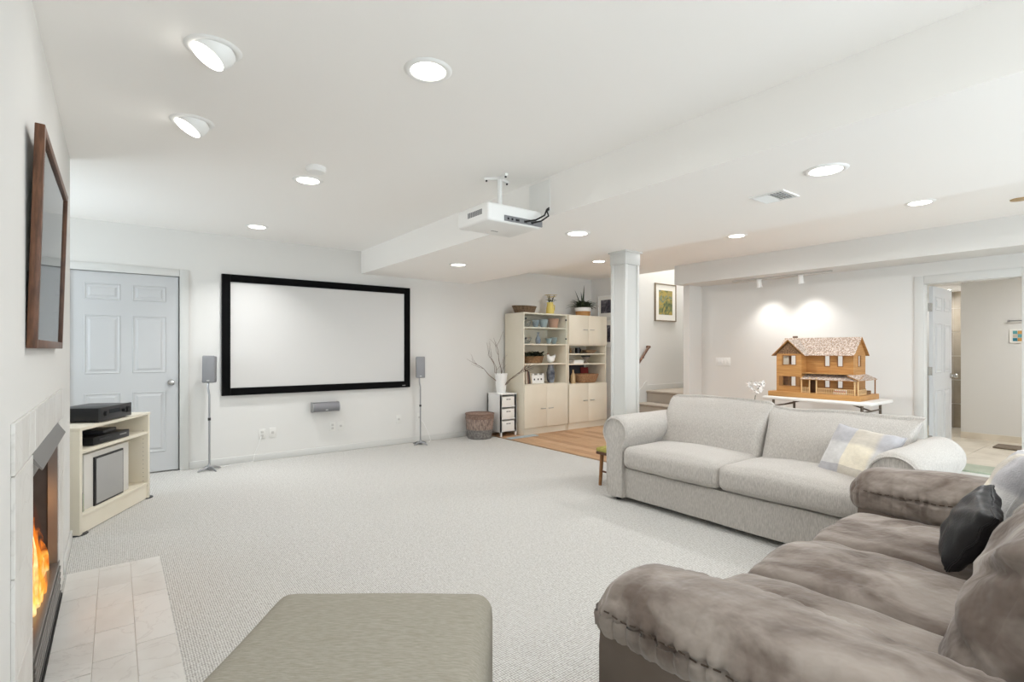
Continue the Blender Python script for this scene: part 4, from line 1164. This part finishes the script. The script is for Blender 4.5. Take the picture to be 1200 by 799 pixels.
# roofs with shingles
M_shing = mat('weathered shingles', (162, 142, 128), .8, col2=(222, 210, 200), ns=60, nd=2, lo=.4, hi=.6)
def slab_shingles(name, A, Bv, Cv, rows, cols, th=.006, seed=1):
    """A: lower-left corner, Bv: vector along the eave, Cv: vector up the slope"""
    random.seed(seed)
    A, Bv, Cv = Vector(A) - Vector((HX, HY, TZ)), Vector(Bv), Vector(Cv)
    nrm = Bv.cross(Cv).normalized()
    if nrm.z < 0: nrm = -nrm
    m = MB(); m.poly([A, A + Bv, A + Bv + Cv, A + Cv], -nrm * th)
    obj(name, m, M_side, dh, smooth=False)
    s = MB()
    for r_ in range(rows):
        off = random.random()
        for c_ in range(cols + 1):
            u0 = max(0, (c_ - off) / cols); u1 = min(1, (c_ + 1 - off) / cols - .004)
            if u1 - u0 < .004: continue
            v0 = r_ / rows - .015 * random.random(); v1 = (r_ + 1.15) / rows
            v1 = min(v1, 1.0)
            h = .003 + random.random() * .002
            p = [A + Bv * u0 + Cv * v0 + nrm * h, A + Bv * u1 + Cv * v0 + nrm * h, A + Bv * u1 + Cv * v1 + nrm * .0012, A + Bv * u0 + Cv * v1 + nrm * .0012]
            g = [A + Bv * u0 + Cv * v0, A + Bv * u1 + Cv * v0]
            vsx = s.ring(p + g)
            s.bm.faces.new(vsx[:4]); s.bm.faces.new((vsx[4], vsx[5], vsx[1], vsx[0]))
    obj('shingles', s, M_shing, dh, smooth=False, kind='stuff')
slab_shingles('roof_slope', (6.075, 2.91, 1.183), (0, -.80, 0), (.21, 0, .197), 11, 46, seed=1)
slab_shingles('roof_slope', (6.495, 2.11, 1.183), (0, .80, 0), (-.21, 0, .197), 11, 46, seed=2)
slab_shingles('wing_roof_slope', (6.27, 2.915, 1.18), (-.295, 0, 0), (0, -.18, .178), 9, 18, seed=3)
slab_shingles('wing_roof_slope', (5.975, 2.555, 1.18), (.295, 0, 0), (0, .18, .178), 9, 18, seed=4)
gm = MB(); gm.poly([(6.0 - HX, 2.87 - HY, 1.2 - TZ), (6.0 - HX, 2.60 - HY, 1.2 - TZ), (6.0 - HX, 2.735 - HY, 1.335 - TZ)], (.008, 0, 0))
obj('gable_face', gm, mat('dark gable shingles', (96, 72, 50), .8, col2=(132, 102, 74), ns=70, lo=.45, hi=.55), dh, smooth=False)
slab_shingles('porch_roof', (5.965, 2.60, .925), (0, -.56, 0), (.16, 0, .055), 6, 34, seed=5)
slab_shingles('porch_roof', (5.965, 2.035, .93), (.52, 0, 0), (0, .105, .05), 4, 28, seed=6)
obj('chimney', hb(6.33, 6.37, 2.80, 2.84, 1.33, 1.405), mat('chimney brick', (120, 98, 84), .8), dh, smooth=False)
M_post = mat('pale pine post', (220, 186, 136), .5)
for px_, py_ in ((5.985, 2.59), (5.985, 2.51), (5.985, 2.44), (5.985, 2.075), (5.985, 2.045), (6.45, 2.045)):
    obj('porch_post', hb(px_ - .005, px_ + .005, py_ - .005, py_ + .005, .775, .945), M_post if px_ < 6.2 else M_sash, dh, smooth=False)
def rail(p0, p1, n):
    m = MB(); p0, p1 = Vector(p0), Vector(p1)
    o = Vector((HX, HY, TZ))
    for z in (.79, .832): m.tube([p0 - o + Vector((0, 0, z)), p1 - o + Vector((0, 0, z))], .003, 4)
    for i in range(n + 1):
        q = p0.lerp(p1, i / n) - o; m.tube([q + Vector((0, 0, .775)), q + Vector((0, 0, .832))], .0026, 4)
    obj('railing', m, M_post, dh, smooth=False)
rail((5.985, 2.59, 0), (5.985, 2.515, 0), 5); rail((5.985, 2.435, 0), (5.985, 2.08, 0), 22); rail((5.995, 2.045, 0), (6.2, 2.045, 0), 8)
pb = thing('toy_bench', 'tiny white toy bench with pink cushion on the dollhouse porch', 'toy bench', (6.06, 2.24, .776))
obj('seat', B(-.02, .02, -.06, .06, .0, .022), M_white, pb, smooth=False)
obj('backrest', B(.02, .026, -.06, .06, .022, .05), M_white, pb, smooth=False)
obj('cushion', B(-.018, .018, -.055, .055, .022, .032, bev=.003), mat('pink cloth', (206, 110, 104), .8), pb)
wc = thing('toy_chair', 'tiny wicker toy chair at the side of the dollhouse porch', 'toy chair', (6.3, 2.075, .776))
obj('seat', B(-.05, .05, -.025, .025, .0, .022), M_basket, wc, smooth=False)
obj('backrest', B(-.05, .05, .02, .028, .022, .055), M_basket, wc, smooth=False)
for s in (-1, 1): obj('armrest', B(s * .05 - .004, s * .05 + .004, -.025, .02, .022, .038), M_basket, wc, smooth=False)

# orchid on a plant stand
os_ = thing('plant_stand', 'dark wooden plant stand behind the grey sofa under the orchid', 'plant stand', (5.62, 2.93, 0))
obj('top', MB().lathe([(.13, .43), (.135, .44), (.135, .455), (.001, .455)], 24), M_walnut, os_)
for k in range(3):
    a = 2 * math.pi * k / 3
    obj('leg', MB().tube([(.09 * math.cos(a), .09 * math.sin(a), .43), (.12 * math.cos(a), .12 * math.sin(a), 0)], .012, 8), M_walnut, os_)
oc = thing('orchid', 'white orchid with dark stem beside the dollhouse table', 'orchid', (5.62, 2.93, .4555))
obj('pot', MB().lathe([(.05, 0), (.07, .11), (.075, .115), (.066, .115), (.06, .09), (.001, .085)], 22), M_white, oc)
lf = MB()
for a in (.3, 1.6, 2.6, 3.7, 5.0): lf.leaf((0, 0, .09), (math.cos(a), math.sin(a), .9), .19, .05, .45, 6)
obj('leaves', lf, M_leafdk, oc)
stp = [Vector((0, 0, .09)), Vector((.0, .0, .2)), Vector((.01, -.01, .32)), Vector((.03, -.05, .40)), Vector((.03, -.10, .42))]
so = obj('stem', MB().tube(stp, .004, 6), M_leafdk, oc)
M_pet = mat('white orchid petal', (242, 240, 238), .5)
random.seed(2)
for c_ in ((-.0, .03, .37), (.02, -.03, .41), (.03, -.08, .42), (-.01, .0, .42), (.02, -.06, .36), (0, .06, .40), (.0, -.02, .33)):
    f = MB()
    for k in range(5):
        a = 2 * math.pi * k / 5 + c_[1] * 9
        f.leaf(c_, (-.25, math.cos(a), math.sin(a)), .042, .036, .05, 3)
    obj('blossom', f, M_pet, oc)

# ------------------------------------------------------------------ light grey sofa (faces the fireplace)
GX0, GX1, GY0, GY1 = 3.30, 4.22, .86, 2.985
gs = thing('grey_sofa', 'light grey chenille two-cushion sofa with rolled arms', 'sofa', (GX0, GY0, 0))
def gfab(p, u): return p + Vector((wr(p, 3, .006, 1), wr(p, 3, .006, 2), wr(p, 4, .004, 3)))
LY = GY1 - GY0
obj('base', soft(.44, LY / 2 - .1, .12, .015, 24, fn=gfab, c=(.46, LY / 2, .155)), M_greysofa, gs)
def roll_arm(yc, name):
    # profile in y,z extruded along x, closed, with softened ends
    prof = []
    w_ = .085
    prof += [(-w_, .035), (-w_, .30), (-w_ - .002, .47)]
    for i in range(17):
        a = math.radians(205 - i * (205 + 25) / 16)
        prof.append((.0 + .128 * math.cos(a), .572 + .128 * math.sin(a)))
    prof += [(w_ + .002, .47), (w_, .30), (w_, .035)]
    m = MB(); prev = None; first = None
    xs = [-.012, -.004, .012, .03] + [.03 + (.81) * i / 14 for i in range(1, 15)] + [.855]
    for i, x_ in enumerate(xs):
        k = {0: .90, 1: .96, 2: .995}.get(i, 1.0)
        if i == len(xs) - 1: k = .96
        pts = []
        for (y_, z_) in prof:
            cz = .38
            yy, zz = y_ * k, cz + (z_ - cz) * (k if z_ > .05 else 1)
            p = Vector((x_, yc - GY0 + yy, zz)); p += Vector((0, wr(p, 4, .006, 5), wr(p, 4, .006, 6)))
            pts.append(p)
        rg = m.ring(pts)
        if prev: m.bridge(prev, rg)
        else: first = rg
        prev = rg
    m.cap(first, True); m.cap(prev)
    a_ = obj('arm', m, M_greysofa, gs, ang=50)
    pp_ = MB(); pp_.tube([(-.014, yc - GY0 + y_ * .93, .38 + (z_ - .38) * .93) for y_, z_ in prof], .006, 6); obj('piping', pp_, M_greysofa, a_)
roll_arm(GY1 - .085, 'left'); roll_arm(GY0 + .10, 'right')
def seat_fn(ph):
    def f(p, u):
        q = p.copy()
        q.z += .035 * (1 - u.x ** 2) * (1 - u.y ** 2) * (1 if u.z > 0 else .2) + .014 * (u.z > 0) * (-u.x) * (1 - abs(u.y) ** 3)
        q.x -= .018 * (1 - u.z ** 2) * (u.x < -.99) * (1 - u.y ** 4)
        return q + Vector((wr(p, 4, .006, ph), wr(p, 4, .006, ph + 1), wr(p, 5, .007, ph + 2)))
    return f
ymid = 1.97 - GY0
y_l, y_r = GY1 - .175 - GY0, GY0 + .19 - GY0
obj('seat_cushion', soft(.335, (y_l - ymid) / 2 + .004, .09, .055, 24, fn=seat_fn(1), c=(.305, (y_l + ymid) / 2, .368)), M_greysofa, gs)
obj('seat_cushion', soft(.335, (ymid - y_r) / 2 + .004, .09, .055, 24, fn=seat_fn(7), c=(.305, (ymid + y_r) / 2, .368)), M_greysofa, gs)
obj('back_frame', soft(.10, LY / 2 - .1, .31, .05, 20, fn=gfab, c=(.80, LY / 2, .36)), M_greysofa, gs)
def back_cushion(y0, y1, seed, ears, zc):
    hy = (y1 - y0) / 2
    def f(p, u):
        q = p.copy()
        q.x *= (1.0 - .86 * max(0, u.z) ** 1.6) * (1 + .30 * (1 - u.y ** 2) * (1 - abs(u.z)))
        q.z += .018 * (1 - u.y ** 2) * (u.z > 0)
        q.z += ears * .03 * max(0, u.z) * (abs(u.y) ** 6)
        q.y += (1 if u.y > 0 else -1) * ears * .06 * max(0, u.z) ** 3 * abs(u.y) ** 3
        q.x += .16 * (u.z * .5 + .5)      # leans back
        return q + Vector((wr(p, 4, .010, seed), wr(p, 4, .006, seed + 1), wr(p, 3.5, .012, seed + 2)))
    return soft(.115, hy, .222, .06, 30, fn=f, c=(.60, (y0 + y1) / 2, zc), nz=16)
bcs = ((1.965 - GY0, GY1 - .125 - GY0, 3, .35, .614), (GY0 + .20 - GY0, 1.95 - GY0, 9, 1.1, .578))
for a in bcs: obj('back_cushion', back_cushion(*a), M_greysofa, gs)
for x_ in (.05, .85):
    for y_ in (.08, LY - .08): obj('foot', MB().cyl((x_, y_, 0), (x_, y_, .045), .022, .026, 12), M_dark, gs)

def plaid():
    m = mat('pastel plaid wool', (228, 222, 210), .9, bump=.3, bs=180, sheen=.3, spec=.1)
    nt = m.node_tree; N, L = nt.nodes, nt.links
    tc = N.new('ShaderNodeTexCoord'); s = N.new('ShaderNodeSeparateXYZ'); L.new(tc.outputs['Object'], s.inputs[0])
    def band(sock, freq, off):
        a = N.new('ShaderNodeMath'); a.operation = 'MULTIPLY_ADD'; a.inputs[1].default_value = freq; a.inputs[2].default_value = off
        L.new(sock, a.inputs[0]); f = N.new('ShaderNodeMath'); f.operation = 'FRACT'; L.new(a.outputs[0], f.inputs[0])
        r_ = N.new('ShaderNodeValToRGB'); r_.color_ramp.elements[0].position = .46; r_.color_ramp.elements[1].position = .54
        L.new(f.outputs[0], r_.inputs[0]); return r_
    bx, by = band(s.outputs[0], 3.3, .15), band(s.outputs[1], 3.3, .35)
    bx.color_ramp.elements[0].color = lin((240, 233, 217)); bx.color_ramp.elements[1].color = lin((219, 219, 221))
    by.color_ramp.elements[0].color = lin((255, 253, 249)); by.color_ramp.elements[1].color = lin((220, 218, 220))
    mx = N.new('ShaderNodeMix'); mx.data_type = 'RGBA'; mx.blend_type = 'MULTIPLY'; mx.inputs[0].default_value = 1
    L.new(bx.outputs[0], mx.inputs[6]); L.new(by.outputs[0], mx.inputs[7])
    n = N.new('ShaderNodeTexNoise'); n.inputs['Scale'].default_value = 45; L.new(tc.outputs['Object'], n.inputs['Vector'])
    m2 = N.new('ShaderNodeMix'); m2.data_type = 'RGBA'; m2.blend_type = 'MULTIPLY'; m2.inputs[0].default_value = .25
    L.new(mx.outputs[2], m2.inputs[6]); L.new(n.outputs['Fac'], m2.inputs[7])
    L.new(m2.outputs[2], N['Principled BSDF'].inputs['Base Color'])
    return m
M_plaid = plaid()
def pillow(name, label, loc, rot, w_, h_, t_, m, seed, group=None):
    """pillow face in local xy, thickness along z"""
    o = thing(name, label, 'pillow', loc, rot=rot, group=group)
    def f(p, u):
        d = (1 - u.x ** 2) * (1 - u.y ** 2)
        k = 1 - .07 * (1 - abs(u.x * u.y)) 
        q = Vector((u.x * w_ / 2 * (1 - .07 * (1 - u.y ** 2) * abs(u.x)), u.y * h_ / 2 * (1 - .07 * (1 - u.x ** 2) * abs(u.y)), u.z * (.008 + t_ / 2 * max(0, d) ** .42)))
        e = (abs(u.x) ** 6 + abs(u.y) ** 6)
        q.z += wr(Vector((u.x, u.y, u.z)), 2.2, .012, seed) + .004 * math.sin(u.x * 16 + u.y * 9) * min(1, e)
        return q
    obj('cover', soft(w_ / 2, h_ / 2, t_ / 2, .01, 30, fn=f, nz=4), m, o, ang=80)
    pt_ = []
    for k in range(41):
        a = k / 40 * 4; i = int(a) % 4; t2 = a - int(a)
        c4 = [(-1, -1), (1, -1), (1, 1), (-1, 1)]
        ux = c4[i][0] + (c4[(i + 1) % 4][0] - c4[i][0]) * t2; uy = c4[i][1] + (c4[(i + 1) % 4][1] - c4[i][1]) * t2
        pt_.append(f(Vector(), Vector((ux, uy, 0))))
    obj('edge_seam', MB().tube(pt_, .004, 5), m, o)
    return o
def face_rot(n, spin):
    """rotation taking local +z to n, then spun about it"""
    q = Vector(n).normalized().to_track_quat('Z', 'Y') 
    return (q.to_matrix().to_4x4() @ Matrix.Rotation(spin, 4, 'Z')).to_euler()
pillow('plaid_pillow', 'pastel plaid pillow leaning in the corner of the light grey sofa', (3.66, 1.25, .585), face_rot((-.8, .12, .55), math.radians(-6)), .40, .38, .14, M_plaid, 3)

# ------------------------------------------------------------------ brown sofa (faces the projection screen)
bs_ = thing('brown_sofa', 'large taupe microsuede sofa with padded pillow arms', 'sofa', (1.05, -.15, 0))
OX, OY = 1.05, -.15
def bfold(seed, a=.012, s=5): 
    def f(p, u):
        q = p.copy()
        return q + Vector((wr(p, s, a, seed), wr(p, s, a, seed + 3), wr(p, s, a, seed + 5)))
    return f
# frames under the arms, front rail, back frame
for xa, xb in ((1.09, 1.37), (2.98, 3.22)):
    obj('arm_frame', soft((xb - xa) / 2, .56, .215, .02, 14, c=((xa + xb) / 2 - OX, .47 - OY, .255)), M_suededk, bs_)
obj('front_rail', soft(.82, .08, .13, .02, 14, c=(2.185 - OX, .93 - OY, .17)), M_suededk, bs_)
obj('back_frame', soft(1.08, .09, .37, .04, 20, fn=bfold(4), c=(2.17 - OX, -.04 - OY, .42)), M_suede, bs_)
obj('seat_deck', soft(.82, .5, .09, .02, 10, c=(2.185 - OX, .45 - OY, .22)), M_suededk, bs_)
def arm_pad(xa, xb, seed, hz, zc):
    hx = (xb - xa) / 2; hy = .575
    def gath(y, ph):
        t_ = y * 74 + 2.6 * noise.noise(Vector((y * 9, seed + ph, 0)))
        a_ = .45 + .75 * abs(noise.noise(Vector((y * 6, seed * 2 + ph, 3))))
        v = math.sin(t_)
        return a_ * (1 - abs(v) ** .7 * 2 if v < 0 else 1 - .3 * v) * .7
    def f(p, u):
        q = p.copy()
        q.x *= 1 + .06 * (1 - u.y ** 2)
        q.z += .034 * (1 - u.x ** 2) * (u.z > 0)
        q.z -= .05 * max(0, u.y - .2) ** 1.5 * (u.z > 0) + .02 * max(0, u.y) ** 8 * (u.z > 0)
        sd = -1 if u.x < 0 else 1
        zz = u.z - .15
        flank = min(1, max(0, (abs(u.x) - .86) * 8))
        dec = math.exp(-abs(zz) * (1.7 if zz < 0 else 3.2))
        g = gath(u.y * 1.0, 0 if u.x < 0 else 5) * dec
        q.x += sd * .027 * g * flank
        if u.z > 0: q.z += .024 * gath(u.y, 0 if u.x < 0 else 5) * (1 - flank) * max(0, abs(u.x) - .30) ** 1.5
        sm = math.exp(-(zz / .09) ** 2) * flank
        q.x -= sd * .014 * sm
        if u.y > .99:
            q.y -= .012 * math.exp(-(zz / .09) ** 2)
            q.y += .007 * gath(u.x * .4, 9) * (1 - u.z ** 2)
        big = wr(p, 5, .010, seed) + wr(p, 13, .004, seed + 9)
        return q + Vector((big * .5, big * .4, big))
    return soft(hx, hy, hz, .075, (26, 150), fn=f, c=((xa + xb) / 2 - OX, .495 - OY, zc), nz=26)
for xa, xb, sd_, hz_a, zc_a in ((1.085, 1.41, 2, .088, .508), (2.965, 3.25, 8, .108, .532)):
    ap = obj('arm_pad', arm_pad(xa, xb, sd_, hz_a, zc_a), M_suede, bs_, ang=80)
    sm = MB(); xx = xa - OX
    pts = [(xa - OX - .007 + .002 * math.sin(i * .9), -.05 - OY + i * .03, zc_a + .014 + .003 * math.sin(i * 1.7)) for i in range(36)]
    for i in range(0, 35): sm.tube([pts[i], (Vector(pts[i]).lerp(Vector(pts[i + 1]), .6))], .0022, 5)
    obj('seam_stitches', sm, M_thread, ap, kind='stuff')
sx_ = [1.385, 1.875, 2.43, 2.985]
def bseat(xa, xb, seed):
    hx = (xb - xa) / 2 + .004
    def f(p, u):
        q = p.copy()
        q.z += .04 * (1 - abs(u.x) ** 3) * (1 - .6 * u.y ** 2) * (u.z > 0)
        q.y += .03 * (u.y > .0) * max(0, u.y) ** 4 * (1 - u.x ** 2) 
        q.z -= .03 * max(0, u.y) ** 6
        pul = math.exp(-((u.y - .25 + .2 * u.x) / .06) ** 2) * (u.z > 0) * (1 - u.x ** 2)
        q.z -= .006 * pul
        big = wr(p, 5, .018, seed) + wr(p, 13, .006, seed + 4)
        return q + Vector((big * .2, big * .3, big * (u.z > -.5)))
    return soft(hx, .345, .10, .05, 44, fn=f, c=((xa + xb) / 2 - OX, .685 - OY, .335), nz=14)
for i in range(3): obj('seat_cushion', bseat(sx_[i], sx_[i + 1], 3 + 4 * i), M_suede, bs_, ang=80)
def bback(xa, xb, seed):
    hx = (xb - xa) / 2 + .006
    def f(p, u):
        q = p.copy()
        q.y += .055 * (1 - u.x ** 2) * (1 - u.z ** 2) * (u.y > 0) - .15 * (u.z * .5 + .5)
        q.z += .02 * (1 - u.x ** 2) * (u.z > 0)
        for zc, am, sl in ((.45, .022, .5), (-.1, .016, -.35), (-.55, .02, .3)):
            d_ = u.z - zc - sl * (abs(u.x) - .6)
            q.y -= am * math.exp(-(d_ / .07) ** 2) * (u.y > -.5) * min(1, abs(u.x) * 1.3)
            q.y += am * .7 * math.exp(-((d_ - .17) / .12) ** 2) * (u.y > -.5)
        big = wr(p, 5, .02, seed) + wr(p, 12, .007, seed + 4)
        return q + Vector((big * .3, big * (u.y > -.5), big * .4))
    return soft(hx, .11, .255, .09, 44, fn=f, c=((xa + xb) / 2 - OX, .235 - OY, .655), nz=36)
for i in range(3): obj('back_cushion', bback(sx_[i], sx_[i + 1], 2 + 5 * i), M_suede, bs_, ang=80)
for x_ in (.1, 2.1):
    for y_ in (.1, 1.1): obj('foot', MB().cyl((x_, y_, 0), (x_, y_, .045), .025, n=12), M_dark, bs_)
pillow('black_pillow', 'small black leather pillow propped against the brown sofa back', (2.50, .49, .595), face_rot((-.25, .85, .45), math.radians(-12)), .29, .265, .115, M_leather, 6)
pillow('plaid_pillow', 'pastel plaid pillow behind the black pillow on the brown sofa', (2.92, .45, .635), face_rot((-.15, .93, .35), math.radians(5)), .44, .42, .16, M_plaid, 12)

# ------------------------------------------------------------------ ottoman
ot = thing('ottoman', 'square beige woven fabric ottoman standing between the hearth and the brown sofa', 'ottoman', (0, 0, 0), -YAW)
def ofn(p, u):
    q = p.copy()
    q.z += .012 * (1 - u.x ** 2) * (1 - u.y ** 2) * (u.z > 0)
    return q + Vector((wr(p, 4, .004, 1), wr(p, 4, .004, 2), wr(p, 4, .003, 3)))
obj('upholstery', soft(.372, .375, .18, .062, 32, fn=ofn, c=(-.437, 1.44, .238)), M_ott, ot, ang=80)
for sx in (-1, 1):
    for sy in (-1, 1): obj('foot', MB().cyl((-.437 + sx * .31, 1.425 + sy * .31, 0), (-.437 + sx * .31, 1.425 + sy * .31, .07), .022, .026, 12), M_dark, ot)
